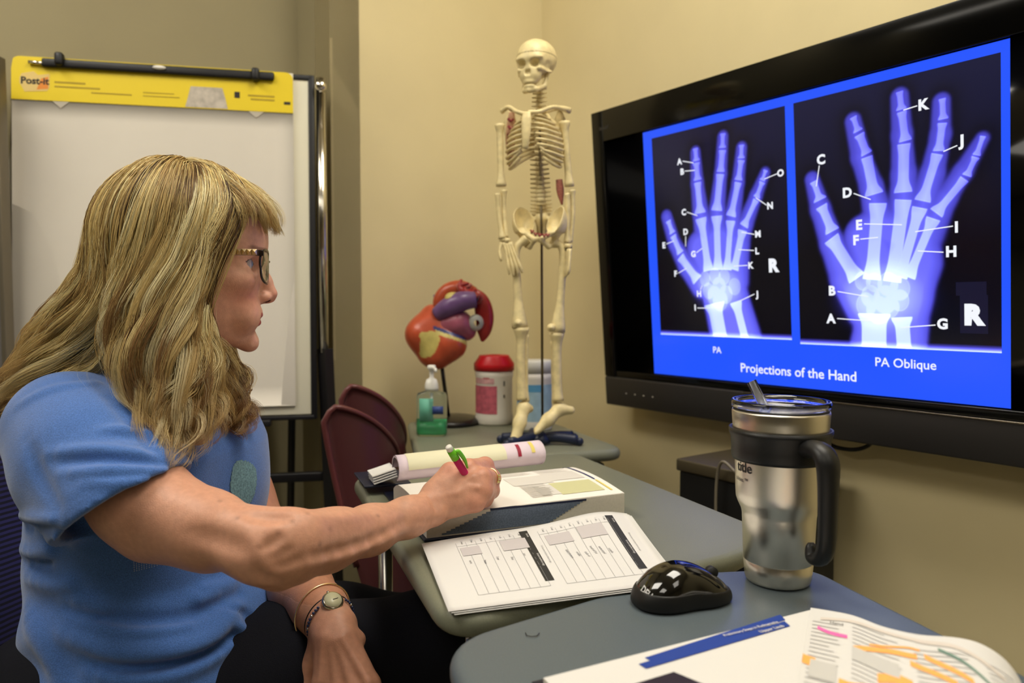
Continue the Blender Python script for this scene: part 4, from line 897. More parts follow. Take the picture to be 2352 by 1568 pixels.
def headcol(vs):
    q = hl(vs); a, b, c = q.T; s = np.abs(b)
    skin = np.array(lin((216, 164, 142))); col = np.repeat(skin[None], len(vs), 0)
    rose = np.array(lin((205, 122, 104)))
    k = np.exp(-(((a-30)/26)**2+((s-40)/26)**2+((c+32)/20)**2))*.5; k = np.maximum(k, np.exp(-(((a-70)/9)**2+((c+32)/11)**2+(s/12)**2))*.45); col = col*(1-k[:, None])+rose*k[:, None]
    lip = (np.abs(c+64) < np.interp(a, [34, 38, 43, 52], [0, 3.0, 7.0, 9.0])) & (a > 35.5) & (s < 25) & (c < -55.5) & (c > -74)
    col[lip] = lin((176, 84, 84))
    no_ = (np.linalg.norm((np.stack([a, s, c], 1)-[59.5, 7.6, -41.0])/[7, 4.4, 4.2], axis=1) < 1); col[no_] = lin((96, 50, 44))  # nostril shade painted into the skin colour
    ml = (np.abs(c+62.8) < 1.2) & (a > 35) & (s < 28); col[ml] = lin((120, 56, 54))  # shade of the mouth slit put into the skin colour
    bw_ = np.exp(-(np.abs(c-(25.5+3.5*np.exp(-((a-40)/12)**2)-.06*(s-20)))/2.3)**4)*np.clip((a-26)/6, 0, 1)*np.clip((s-9)/5, 0, 1)*np.clip((56-s)/6, 0, 1)*.75; col = col*(1-bw_[:, None])+np.array(lin((120, 80, 56)))*bw_[:, None]
    ll = (np.abs(np.linalg.norm((q*[1, 0, 1]+np.stack([0*s, s, 0*s], 1)-[39.5, 35.5, 6.9])/[13.5, 17, 5.5], axis=1)-1.08) < .13) & (c > 7) & (a > 24); col[ll] = lin((70, 46, 40))
    hs = np.clip((-a-8+np.clip(c-35, 0, 60)*.95)/6, 0, 1)*(c > -50); hs = np.maximum(hs, np.clip((c-62-.0*a)/6, 0, 1)); col = col*(1-hs[:, None])+np.array(lin((116, 88, 52)))*hs[:, None]
    return col
skinm = mat('skin', (255, 255, 255), .42, vcol=True, sss=.12, spec=.4, bump=.25, bscale=700, noise=.08, nscale=160)
vs, fs = sdf_mesh(f_head, hw(-30, 0, 0)-[.16, .13, .22], hw(-10, 0, 0)+[.14, .13, .15], .0017)
keep = True; parts_ = [(relax(vs, fs, 1, .4), fs, None)]; parts_[0] = (parts_[0][0], fs, headcol(parts_[0][0]))
# --- right arm and writing hand ---
SR, ER, WR = at(150, 990, .87), at(625, 1264, .73), at(985, 1170, .915)
armpts = [SR, at(325, 1148, .80), at(480, 1214, .76), at(585, 1252, .737), ER, at(672, 1262, .745), at(750, 1246, .785), at(850, 1216, .84), at(940, 1186, .89), WR]
armrad = [.048, .0480, .0360, .0308, .0300, .0298, .0285, .0255, .0215, .0208]
def J(x, y, Y): return at(x, y, Y)
FING = {
 'index': ([J(1012,1128,.935), J(1076,1078,.95), J(1114,1069,.985), J(1112,1100,1.003), J(1106,1130,1.003)], [.014, .0130, .0110, .0085, .0075]),
 'middle': ([J(1008,1145,.93), J(1106,1098,.942), J(1130,1098,.980), J(1122,1122,.998), J(1108,1140,.996)], [.0145, .0135, .0108, .0085, .0075]),
 'ring': ([J(1002,1160,.925), J(1108,1126,.933), J(1128,1126,.968), J(1112,1142,.985), J(1096,1150,.977)], [.0145, .0125, .0102, .0082, .0075]),
 'little': ([J(998,1172,.92), J(1092,1152,.925), J(1114,1146,.952), J(1100,1156,.965), J(1084,1160,.955)], [.0145, .0120, .0094, .0078, .0070]),
 'thumb': ([J(998,1130,.93), J(1034,1084,.948), J(1066,1090,.985), J(1096,1118,1.0)], [.016, .0120, .0105, .0085])}
ARMF = []
def f_armR(P):
    d = chain(P, armpts, armrad, .018)
    d = smin(d, rc(P, at(615, 1300, .725), at(632, 1330, .73), .016, .0085), .016)      # point of the elbow
    d = smin(d, rc(P, at(700, 1225, .745), at(790, 1215, .80), .021, .019), .02)         # forearm muscle
    d = smin(d, rc(P, at(560, 1215, .745), at(650, 1215, .735), .016, .016), .02)
    d = smin(d, rc(P, at(350, 1225, .79), at(480, 1255, .762), .030, .022), .02)
    h_ = None
    for n_, (pt, rr) in FING.items():
        e = chain(P, pt, rr, .006); h_ = e if h_ is None else smin(h_, e, .0065)
    h_ = smin(h_, rc(P, J(1040,1140,.93), J(1085,1120,.94), .020, .018), .012)
    # tendons and veins on the back of the hand
    for n_ in ('index', 'middle', 'ring'):
        pt = FING[n_][0]; o_ = V([-.3, -.8, .45])*.0115; h_ = smin(h_, rc(P, pt[0]+o_*1.15, pt[1]+o_*.95, .0022, .0028), .006)
    h_ = smin(h_, chain(P, [J(1015,1140,.912), J(1050,1132,.914), J(1075,1118,.922), J(1098,1120,.92)], [.0018]*4, .004), .005)
    h_ = smin(h_, chain(P, [J(1048,1134,.913), J(1062,1110,.924), J(1085,1095,.928)], [.0016]*3, .004), .005)
    d = smin(d, h_, .014)
    d = smin(d, ell(P, at(1000, 1180, .905), (.010, .010, .009)), .010)
    for a_, b_, w_, m_ in ARMF:
        m = np.abs(P-(a_+b_)/2).max(1) < .06
        if m.any():
            t = np.clip(((P[m]-a_)@(b_-a_))/((b_-a_)@(b_-a_)), 0, 1); d[m] -= m_*np.exp(-(np.linalg.norm(P[m]-a_-t[:, None]*(b_-a_), axis=1)/w_)**2)
    d = d+.0005*nz(P, 120, 5)*(1)+.0010*np.exp(-(np.linalg.norm(P-at(600, 1290, .72), axis=1)/.03)**2)*np.sin(nz(P, 90, 8)*6)
    return d
def surf0(px, py, f):
    d = ray(px, py); d = d/np.linalg.norm(d); t = .5
    for _ in range(50):
        t += .8*float(f(np.array([[0, 0, CAMZ]+d*t]))[0])
        if t > 1.6: return None
    return np.array([0, 0, CAMZ])+d*t
AF_ = []
for L, w0, amp in (([(680,1300),(760,1285),(850,1255),(930,1215)], .006, .0022), ([(690,1282),(770,1266),(860,1236),(930,1200)], .006, -.0026), ([(600,1288),(640,1278),(668,1262)], .005, -.0022), ([(610,1305),(650,1298),(690,1285)], .005, -.002), ([(598,1268),(625,1250),(640,1235)], .006, -.002),
    ([(590,1300),(600,1325),(640,1335)], .006, -.0018), ([(560,1180),(610,1188),(660,1190)], .006, -.0025), ([(700,1180),(780,1190),(860,1180)], .008, .0015), ([(420,1220),(500,1240),(560,1262)], .010, -.0022), ([(985,1140),(1000,1160),(1005,1190)], .005, -.0015), ([(950,1200),(1010,1195),(1060,1190)], .004, -.001)):
    q = spline(np.array(L, float), 9); S = [x for x in (surf0(x, y, f_armR) for x, y in q) if x is not None]
    AF_ += [(S[i], S[i+1], w0, amp*math.sin(math.pi*(i+.9)/(len(S)+.8))) for i in range(len(S)-1) if np.linalg.norm(S[i+1]-S[i]) < .05]
MOLE = [surf0(x, y, f_armR) for x, y in ((545,1190),(672,1196),(706,1180),(596,1256),(505,1150),(758,1215),(640,1224),(868,1185),(735,1250))]
ARMF = AF_
def armcol(vs, base=(206, 152, 126)):
    col = np.repeat(np.array(lin(base))[None], len(vs), 0); f = nz(vs, 500, 21)*nz(vs, 330, 22); col[f > 1.05] *= .80
    for m_ in MOLE:
        if m_ is not None: col = col*(1-.38*np.exp(-(np.linalg.norm(vs-m_, axis=1)/.0024)**2))[:, None]
    kn = np.zeros(len(vs))
    for n_, (pt, rr) in FING.items():
        for p in pt[1:3]: kn = np.maximum(kn, np.exp(-(np.linalg.norm(vs-p, axis=1)/.018)**4))
    col = col*(1-.30*kn[:, None])+np.array(lin((204, 118, 96)))*.30*kn[:, None]; return col
lo = np.min([p-.07 for p in armpts], 0); hi = np.max([p+.07 for p in armpts], 0); split = at(930, 1180, .885)
def clipx(f, x, s, m=.0): return lambda P: np.maximum(f(P), s*(P[:, 0]-x))
hx_ = WR[0]-.03
vs, fs = sdf_mesh(clipx(f_armR, hx_+.010, 1), lo, [hx_+.02, hi[1], hi[2]], .0021); parts_.append((relax(vs, fs, 2, .4), fs, armcol(vs)))
vs, fs = sdf_mesh(clipx(f_armR, hx_, -1), [hx_-.004, .84, .75], [.04, 1.05, .88], .00125); parts_.append((relax(vs, fs, 1, .4), fs, armcol(vs)))
# --- left arm, hand on lap ---
SL, EL, WL = at(505, 985, 1.11), at(632, 1290, 1.07), at(772, 1440, .91)
aL = [SL, at(562, 1140, 1.11), EL, at(690, 1352, .995), at(733, 1400, .945), WL]; rL = [.05, .040, .038, .0405, .033, .0265]
FL = [([J(752,1468,.892), J(742,1570,.87), J(735,1680,.85), J(735,1745,.83)], [.016, .0125, .0095, .008]), ([J(765,1475,.89), J(778,1585,.865), J(775,1700,.845), J(775,1770,.82)], [.017, .0130, .0098, .008]),
      ([J(778,1475,.888), J(815,1585,.862), J(822,1700,.84), J(822,1765,.82)], [.017, .0128, .0095, .008]), ([J(792,1470,.888), J(850,1572,.862), J(868,1665,.845), J(872,1720,.83)], [.016, .0120, .0088, .0075]),
      ([J(742,1462,.90), J(715,1530,.90), J(708,1590,.89), J(706,1640,.88)], [.015, .0125, .0105, .0085])]
def f_armL(P):
    d = chain(P, aL, rL, .016); h_ = None
    for pt, rr in FL:
        e = chain(P, pt, rr, .006); h_ = e if h_ is None else smin(h_, e, .007)
    for pt, rr in FL[:4]:
        h_ = smin(h_, rc(P, pt[0]+[0, -.013, .008], pt[1]+[0, -.010, .009], .0022, .0034), .007)
    d = smin(d, h_, .015); d = smin(d, ell(P, at(822, 1468, .90), (.009, .009, .009)), .010)
    return d+.0006*nz(P, 110, 6)
lo = np.min([p-.06 for p in aL], 0); lo[2] = .50; hi = np.max([p+.06 for p in aL], 0); zc_ = WL[2]+.02
vs, fs = sdf_mesh(lambda P: np.maximum(f_armL(P), -(P[:, 2]-zc_)), [lo[0], lo[1], zc_-.006], hi, .0028); parts_.append((relax(vs, fs, 1, .4), fs, armcol(vs, (198, 140, 112))))
vs, fs = sdf_mesh(lambda P: np.maximum(f_armL(P), P[:, 2]-zc_-.008), [lo[0], .76, .44], [hi[0]+.04, 1.04, zc_+.016], .0017); parts_.append((relax(vs, fs, 1, .4), fs, armcol(vs, (206, 150, 124))))
# --- trunk under the clothes ---
BF = unit([.943, -.333, 0]); BW = unit([.333, .943, 0]); BM = np.array([BF, BW, HZ])
cw = V([-.478, .985, .80])
def trunk(P, grow=0, wr=0):
    q = (P-cw)@BM.T; a, b, z = q.T; z = z+.80
    zz = [.44, .50, .56, .60, .64, .70, .75, .80, .85, .89, .93, .96]
    hd = np.interp(z, zz, [.150, .152, .150, .150, .147, .134, .124, .114, .108, .098, .080, .05])-.022
    hw2 = np.interp(z, zz, [.180, .180, .178, .175, .168, .155, .152, .158, .165, .160, .120, .07])-.02
    off = np.interp(z, zz, [.015, .018, .020, .020, .015, -.005, -.008, -.002, .000, -.01, -.015, -.01])
    k = (np.abs(a-off)/hd)**2.2+(np.abs(b)/hw2)**2.2; d = (k**(1/2.2)-1)*np.minimum(hd, hw2)
    for s in (-1, 1): d = smin(d, ell(q+[0, 0, .80], (.034, s*.066, .795), (.052, .055, .060)), .05)
    d = smax(d, z-.95, .03); d = smax(d, -(z-.46), .02); return d-grow
def f_trunk(P):
    nb = hw(-78, 0, -178); d = trunk(P, -.004)
    d = smin(d, chain(P, [SR+[.01, .01, -.005], nb+[0, 0, -.03], SL+[0, 0, -.01]], [.045, .05, .045], .03), .04); return smin(d, rc(P, hw(-65, 0, -140), nb, .045, .05), .03)
vs, fs = sdf_mesh(f_trunk, [-.72, .72, .44], [-.26, 1.25, 1.0], .006); parts_.append((vs, fs, armcol(vs)))
V_, F_, C2 = [], [], []; n = 0
for v, f, c in parts_: V_.append(v); F_ += (np.asarray(f)+n).tolist(); C2.append(c); n += len(v)
body = mk('body', np.vstack(V_), F_, skinm, person, col=np.vstack(C2))
# eyes
eyem = mat('eye_paint', (255, 255, 255), .08, vcol=True, coat=.5)
for s in (1, -1):
    vs, fs = lathe([(12.0*math.sin(t), 12.0*math.cos(t)) for t in np.linspace(0, math.pi, 40)], (0, 0, 0), 40, closed=False)
    ax = unit([.995, .02*s, .0]); r_ = np.arccos(np.clip((vs/12)[:, 2], -1, 1)); col = np.repeat(np.array(lin((205, 196, 196)))[None], len(vs), 0)
    col[r_ < .50] = lin((88, 112, 150)); col[r_ < .22] = (.004, .004, .004); col[(r_ > .44) & (r_ < .52)] = lin((50, 62, 90))
    vs[:, 2] += 1.0*np.exp(-(r_/.45)**2)
    A_ = np.array([np.cross(ax, [0, 0, 1]), [0, 0, 1], ax]); w_ = hw(29.5, 31.5*s, 7.2)+((vs@A_)@HM)/1000
    mk('eye', w_, fs, eyem, person, col=col)
# ---------------- glasses ----------------
gl_ = thing('eyeglasses', 'dark framed eyeglasses with gold studded temples on her face', 'glasses', tuple(hw(50, 0, 12)))
tort = mat('frame_tortoise', (38, 26, 22), .2, noise=.3, nscale=120); gold = mat('gold', (255, 228, 178), .30, metal=1)
def rim(s):
    out = []
    for t in np.linspace(0, 2*np.pi, 40, endpoint=False):
        x = math.copysign(abs(math.cos(t))**.72, math.cos(t)); z = math.copysign(abs(math.sin(t))**.72, math.sin(t))
        b = 34+25*x*(1-.10*(z < 0)); c = 5+19*z-(3*(1-x) if z < 0 else 0); a = 61.5-.0052*(b-10)**2-1.5*(z < 0)*(-z); out.append(hw(a, s*b, c))
    return np.array(out)
for s in (1, -1):
    R_ = rim(s); mk('rim', *tube(R_, .0014, 8, closed=True, flat=1.5), tort, gl_)
    cc = R_.mean(0); n_ = len(R_); mk('lens', np.vstack([R_, R_+HF*.0012]), [tuple(range(n_)), tuple(range(n_, 2*n_))[::-1]]+[(i, (i+1) % n_, n_+(i+1) % n_, n_+i) for i in range(n_)], mat('lens_glass', (250, 252, 252), .0, trans=1, ior=1.18), gl_, smooth=False)
    mk('hinge', *box(hw(48.5, s*59.5, 19.5), (.010, .004, .0075), axes=HM, bev=.001), tort, gl_)
    tp = mk('temple', *join(box(hw(10, s*66, 19.5), (.074, .0022, .0075), axes=HM, bev=.0008), tube([hw(-26, s*66, 19), hw(-36, s*68, 10), hw(-42, s*68, -6)], .002, 8, interp=10)), mat('temple_dark', (60, 44, 34), .3), gl_)
    for k in range(9):
        a = 42.5-5.9*k-.0; h2 = .0034; c0_ = hw(a, s*67.4, 19.8)
        if k % 3 == 2: mk('stud', *lathe([(.0024, 0), (.0022, .0012), (0, .002)], c0_-HB*s*.0004, 10, axes=[HF, HZ, HB*s]), gold, tp, smooth=False)
        B4 = [c0_+HF*sx*.0029+HZ*sz*.0037-HB*s*.0004 for sx, sz in ((-1, -1), (1, -1), (1, 1), (-1, 1))]
        mk('stud', B4+[c0_+HB*s*.0030], [(0, 1, 4), (1, 2, 4), (2, 3, 4), (3, 0, 4), (3, 2, 1, 0)], gold, tp, smooth=False)
mk('bridge', *tube([hw(61, 9.5, 10), hw(63.5, 0, 12), hw(61, -9.5, 10)], .0016, 8, interp=12), tort, gl_)
for s in (1, -1): mk('nose_pad', *lathe([(0, -.0008), (.0028, -.0006), (.0028, .0006), (0, .0008)], hw(57.5, s*7.8, 4), 12, axes=[HZ*1.4, HF, HB]), mat('pad_clear', (210, 200, 190), .2, trans=.5), gl_)
# ---------------- blue t-shirt ----------------
Sdir = unit(ER-SR); hemc = at(283, 1160, .80); hn = unit(V([.55, -.12, -.80]))
def sleeveR(P, g=0):
    d = chain(P, [SR+[.002, .004, -.0], at(215, 1065, .84), at(290, 1160, .80), at(350, 1260, .775)], [.070+g, .075+g, .071+g, .068+g], .03); return d
hemL = at(575, 1112, 1.11); hnL = unit(V([.55, .0, -.83]))
def sleeveL(P, g=0): return chain(P, [SL+[0, 0, .0], at(528, 1060, 1.11), at(545, 1150, 1.11)], [.052+g, .050+g, .050+g], .02)
nbW = hw(-78, 0, -178)
PXc = lambda P: (1176+P[:, 0]/P[:, 1]*F, 701.7-(P[:, 2]-CAMZ)/P[:, 1]*F)
def fold(P, a, b, w0, amp):
    """a raised crease along the 3-D segment a-b"""
    a, b = V(a), V(b); d = b-a; t = np.clip(((P-a)@d)/(d@d), 0, 1); r = np.linalg.norm(P-a-t[:, None]*d, axis=1); return amp*np.exp(-(r/w0)**2)
FOLDS = []
def surf0(px, py, f):
    d = ray(px, py); d = d/np.linalg.norm(d); t = .5
    for _ in range(60):
        t += .8*float(f(np.array([[0, 0, CAMZ]+d*t]))[0])
        if t > 1.6: return None
    return np.array([0, 0, CAMZ])+d*t
def f_base(P): 
    t = trunk(P, .016); t = smin(t, sleeveR(P), .014); return smin(t, sleeveL(P), .014)
def F3(L, w0, amp):
    q = spline(np.array(L, float), len(L)*3); S = [surf0(x, y, f_base) for x, y in q]; S = [x for x in S if x is not None]; n = len(S)
    for i in range(n-1): 
        if np.linalg.norm(S[i+1]-S[i]) < .09: FOLDS.append((S[i], S[i+1], w0, amp*math.sin(math.pi*(i+.7)/(n+.4))))
for L, w0, amp in (
 ([(230,985),(310,985),(375,1010)], .006, .0035), ([(250,1000),(320,1005),(380,1028)], .005, -.003), ([(110,1040),(230,1032),(350,1044)], .007, .0045), ([(120,1060),(240,1056),(360,1062)], .006, -.003),
 ([(140,1085),(260,1078),(385,1082)], .006, .004), ([(190,1110),(290,1108),(365,1100)], .005, .003), ([(60,1010),(90,1090),(130,1160)], .008, -.003), ([(250,880),(330,960),(380,1050)], .006, .004), ([(225,890),(300,970),(350,1040)], .006, -.003),
 ([(40,930),(120,895),(220,880)], .006, .003), ([(25,1180),(70,1190),(120,1196)], .006, .005), ([(20,1200),(70,1210),(125,1215)], .006, -.004), ([(20,1248),(80,1270),(150,1250)], .008, .006), ([(25,1272),(90,1292),(170,1262)], .007, -.004), ([(130,1300),(180,1265),(230,1240)], .007, .004),
 ([(150,1370),(260,1400),(400,1395),(530,1345)], .010, .008), ([(170,1395),(280,1425),(420,1418),(545,1365)], .008, -.006), ([(150,1455),(250,1500),(380,1500),(480,1470),(545,1400)], .011, .010), ([(170,1490),(270,1528),(400,1520),(500,1485),(560,1430)], .009, -.007),
 ([(160,1420),(300,1450),(430,1440)], .008, .004), ([(200,1545),(330,1560),(450,1530),(560,1465)], .010, .008), ([(440,1360),(500,1350),(540,1335)], .008, .006), ([(505,1425),(550,1440),(580,1475)], .008, .007), ([(520,1400),(560,1410),(585,1440)], .006, -.005),
 ([(60,1330),(140,1345),(230,1325)], .008, .004), ([(260,1290),(300,1340),(320,1400)], .010, -.003), ([(330,1310),(420,1340),(500,1330)], .009, -.003), ([(60,1400),(100,1480),(130,1550)], .012, .005), ([(520,1160),(545,1180),(560,1200)], .008, .004)): F3(L, w0, amp)
def folds(P):
    o = np.zeros(len(P)); ng = np.zeros(len(P))
    for f in FOLDS:
        m = np.abs(P-(f[0]+f[1])/2).max(1) < .08
        if m.any():
            v = fold(P[m], *f)
            if f[3] > 0: o[m] = np.maximum(o[m], v)
            else: ng[m] = np.minimum(ng[m], v)
    return 2.1*(o+ng)
def f_shirt(P):
    t = trunk(P, .016)
    wv = .004*np.sin((P[:, 2]*70)+4*nz(P, 14, 31))*np.clip((.74-P[:, 2])/.12, 0, 1)
    t = t-wv
    yoke = chain(P, [SR+[.02, .03, -.02], nbW+[-.012, 0, -.036], SL+[0, -.02, -.015]], [.056, .060, .050], .05); t = smin(t, yoke, .05)
    sr = sleeveR(P); sr = smax(sr, (P-hemc)@hn, .003); sr = smax(sr, -smax(sleeveR(P, -.0125), -((P-hemc)@hn+.028), .004), .002)
    sl = sleeveL(P); sl = smax(sl, (P-hemL)@hnL, .003); sl = smax(sl, -smax(sleeveL(P, -.0065), -((P-hemL)@hnL+.02), .004), .002)
    d = smin(t, sr, .014); d = smin(d, sl, .014)
    d = smax(d, -(P[:, 2]-.475), .004)
    hemr = np.abs((P-hemc)@hn+.017); d = d+.0008*np.exp(-(hemr/.0012)**2)*(np.abs(sleeveR(P)) < .006)
    # neck opening
    nk = rc(P, hw(-60, 0, -120), nbW+[.02, -.005, -.005], .056, .060); d = smax(d, -nk, .004)
    seam = np.abs(np.linalg.norm(P-(SR+[-.045, .02, -.02]), axis=1)-.072)
    return d-folds(P)-.0016*nz(P, 35, 12)
vs, fs = sdf_mesh(f_shirt, [-.72, .68, .46], [-.24, 1.24, 1.0], .0033, slack=1.9); vs = relax(vs, fs, 1, .4)
m = mat('heather_jersey', (68, 112, 178), .85, noise=.34, nscale=900, col2=None, sheen=.4, bump=.6, bscale=900, detail=5, spec=.2, vcol=True)
px_, py_ = PXc(vs); bc = np.array(lin((76, 118, 192))); colr = np.repeat(bc[None], len(vs), 0)
q = (vs-cw)@BM.T; pr_x, pr_z = q[:, 1], vs[:, 2]
shirt = mk('t_shirt', vs, fs, m, person, col=colr)
# chest print and studded pattern follow the cloth
def drape(pts, off=.0012, dirv=-BF, f=f_shirt):
    P = np.array(pts, float)
    for _ in range(60): P = P+np.outer(np.clip(f(P)-off, -.02, .02)*.8, dirv)
    return P
uu, vv_ = np.meshgrid(np.linspace(-1, 1, 30), np.linspace(-1, 1, 36), indexing='ij'); pc = at(542, 1112, .99)
base = pc+np.outer(uu.ravel()*.026, BW)+np.outer(vv_.ravel()*.042, HZ)+BF*.06; P = drape(base)
idx = np.arange(30*36).reshape(30, 36); q = np.stack([idx[:-1, :-1], idx[1:, :-1], idx[1:, 1:], idx[:-1, 1:]], -1).reshape(-1, 4)
cu_, cv_ = uu.ravel(), vv_.ravel(); inside = (np.hypot(cu_*.95+.1, cv_*1.1-.1)+.18*nz(np.stack([cu_, cv_, cu_*0], 1), 5, 3)) < .95; q = q[inside[q].all(1)]
mk('chest_print', P, q, mat('print_teal', (120, 158, 168), .6, noise=.4, nscale=400), shirt)
st = []
for i in range(9):
    for j in range(22):
        p0 = at(322+j*4.2, 1268+i*4.2-j*.3, .86); st.append(p0)
st = drape(np.array(st)+[0, -.05, 0], .0006, V([0, 1, 0]))
vs_, fs_ = [], []
for p in st: n = len(vs_); vs_ += [p+[.0006, 0, 0], p+[0, 0, .0006], p-[.0006, 0, 0], p-[0, 0, .0006], p+[0, -.0006, 0]]; fs_ += [(n, n+1, n+4), (n+1, n+2, n+4), (n+2, n+3, n+4), (n+3, n, n+4)]
mk('stud_pattern', vs_, fs_, mat('silver_print'), shirt, smooth=False)['kind'] = 'stuff'
# ---------------- dark jeans ----------------
HIP = V([cw[0]-.01, cw[1], .525])
kR, kL = at(1000, 1500, 1.02), at(1010, 1440, 1.22)
kR = V([kR[0], kR[1], .572]); kL = V([kL[0], kL[1], .485])
hR, hL2 = HIP-BW*.09+[0.02, 0, 0], HIP+BW*.09+[.02, 0, 0]
fR, fL = V([kR[0]-.02, kR[1]+.02, .10]), V([kL[0]-.10, kL[1]+.05, .10])
def f_jeans(P):
    d = chain(P, [hR-[.08, 0, 0], hR, (hR+kR)/2+[0, 0, .012], kR, (kR+fR)/2, fR], [.085, .090, .082, .064, .055, .048], .04)
    d = smin(d, chain(P, [hL2-[.08, 0, 0], hL2, (hL2+kL)/2+[0, 0, .012], kL, (kL+fL)/2, fL], [.085, .088, .080, .066, .055, .048], .04), .02)
    d = smin(d, rc(P, hR-[.06, 0, -.02], hL2-[.06, 0, -.02], .10, .10), .05)
    return d-.0025*nz(P, 28, 41)-.0015*nz(P, 70, 42)
vs, fs = sdf_mesh(f_jeans, [-.80, .68, .03], [.12, 1.40, .72], .006); vs = relax(vs, fs, 1)
mk('jeans', vs, fs, mat('dark_denim', (13, 14, 24), .85, noise=.2, nscale=500, spec=.25, bump=.5, bscale=800), person)
for k_, f_ in ((kR, fR), (kL, fL)):
    S0 = lambda P, f_=f_: smin(smax(chain(P, [f_+[0, 0, -.055], f_+[.10, -.01, -.070], f_+[.17, -.015, -.075]], [.036, .032, .024], .02), -(P[:, 2]-.004), .004), rc(P, f_+[0, 0, .0], f_+[0, 0, -.05], .036, .034), .02)
    vs, fs = sdf_mesh(S0, f_+[-.08, -.08, -.12], f_+[.24, .08, .06], .005); mk('shoe', vs, fs, mat('shoe_black', (24, 22, 22), .5), person)
# ---------------- chair she sits on ----------------
ch = thing('office_chair', 'blue striped fabric chair behind and under the seated woman', 'chair', (HIP[0]-.02, HIP[1], 0))
bl_ = mat('chair_blue', (42, 44, 104), .8, sheen=.3); 
def fabric_stripes(m):
    nt = m.node_tree; tc = nt.nodes.new('ShaderNodeTexCoord'); wv = nt.nodes.new('ShaderNodeTexWave'); wv.bands_direction = 'Z'; wv.inputs['Scale'].default_value = 42; wv.inputs['Distortion'].default_value = .6
    rp = nt.nodes.new('ShaderNodeValToRGB'); rp.color_ramp.elements[0].color = lin((22, 24, 58))+(1,); rp.color_ramp.elements[1].color = lin((62, 62, 140))+(1,); rp.color_ramp.elements[0].position = .35; rp.color_ramp.elements[1].position = .6
    nt.links.new(tc.outputs['Object'], wv.inputs[0]); nt.links.new(wv.outputs[1], rp.inputs[0]); nt.links.new(rp.outputs[0], nt.nodes['Principled BSDF'].inputs['Base Color'])
fabric_stripes(bl_)
bc_ = HIP-BF*.175
def Sback(u, v):
    b = (u-.5)*.44; z = .50+.34*v; bend = .05*(2*u-1)**2+.03*np.sin(np.pi*v)*0; lean = -.05*(v-.2)-.03; top = -.06*np.abs(2*u-1)**3*v
    return V([bc_[0], bc_[1], 0])+np.outer(b, BW)+np.outer(lean+bend, BF)+np.outer(z+top, HZ)
vv2, ff2 = grid(Sback, 30, 24, th=0.0); nrm_off = -BF*.045; n = len(vv2); ii = np.arange(30*24).reshape(30, 24); e = np.concatenate([ii[:, 0], ii[-1, 1:], ii[-2::-1, -1], ii[0, -2:0:-1]])
mk('backrest', np.vstack([vv2, vv2+nrm_off]), ff2+[tuple(i+n for i in q[::-1]) for q in ff2]+[(a, b, b+n, a+n) for a, b in zip(e, np.roll(e, -1))], bl_, ch)
sc_ = HIP+BF*.05; mk('seat', *box((sc_[0], sc_[1], .405), (.46, .46, .06), axes=BM, bev=.02), bl_, ch)
mk('back_post', *tube([V([sc_[0], sc_[1], .37])-BF*.2, V([sc_[0], sc_[1], .42])-BF*.30, V([bc_[0], bc_[1], .60])-BF*.105], .014, 10, interp=14), blk, ch)
mk('gas_column', *tube([V([sc_[0], sc_[1], .38]), V([sc_[0], sc_[1], .09])], .025, 16), blk, ch)
for k in range(5):
    a = k/5*2*np.pi+.4; e_ = V([sc_[0]+.27*math.cos(a), sc_[1]+.27*math.sin(a), .065]); mk('base_arm', *tube([V([sc_[0], sc_[1], .10]), e_], [.022, .014], 10), blk, ch)
    mk('caster', *lathe([(0, -.012), (.026, -.012), (.027, 0), (.026, .012), (0, .012)], e_-[0, 0, .037], 16, axes=[[0, 0, 1], [math.cos(a), math.sin(a), 0], [-math.sin(a), math.cos(a), 0]]), blk, ch)
# ---------------- pen, ring, watch, bracelets ----------------
pt0, pt1 = onz(1112, 1158, TZ+TH+.003), at(1030, 1026, .905); pd = unit(pt1-pt0); PL = np.linalg.norm(pt1-pt0)
pen = thing('pen', 'pink and lime green retractable pen held in her right hand', 'pen', tuple(pt0)); 
def pp(t): return pt0+pd*t
pinkm = mat('pen_pink', (200, 36, 96), .35); lime = mat('pen_lime', (110, 196, 40), .3)
mk('barrel', *tube([pp(.012), pp(.03), pp(PL-.020)], [.0035, .0048, .0048], 16), pinkm, pen)
mk('tip', *tube([pp(0), pp(.012)], [.0005, .0034], 12), mat('silver_print'), pen)
mk('cap_section', *tube([pp(PL-.022), pp(PL-.006)], [.0053, .0048], 16), lime, pen); mk('plunger', *tube([pp(PL-.006), pp(PL), pp(PL+.001)], [.0044, .0042, .003], 16), mat('pen_white', (225, 222, 214), .3), pen)
sd = unit(np.cross(pd, [0, 1, 0])); sd = sd if sd[0] > 0 else -sd
mk('clip', *tube([pp(PL-.014)+sd*.004, pp(PL-.014)+sd*.0075, pp(PL-.030)+sd*.0088, pp(PL-.045)+sd*.0065], [.002, .0028, .0024, .0012], 10, interp=16), lime, pen)
rg = thing('ring', 'gold ring with clustered clear stones on her writing hand', 'ring', tuple(J(1133, 1098, .972)))
mp = FING['middle'][0]; rcn = mp[1]*.30+mp[2]*.70; rd = unit(mp[2]-mp[1]); ra_ = unit(np.cross(rd, [0, 0, 1])); rb_ = np.cross(rd, ra_)
rr0 = .0128; mk('band', *tube([rcn+ra_*rr0*math.cos(t)+rb_*rr0*math.sin(t) for t in np.linspace(0, 2*np.pi, 40, endpoint=False)], .0011, 8, closed=True), gold, rg)
gd = unit(V([.9, -.35, .05])); gd = unit(gd-rd*(gd@rd)); gt = np.cross(rd, gd)
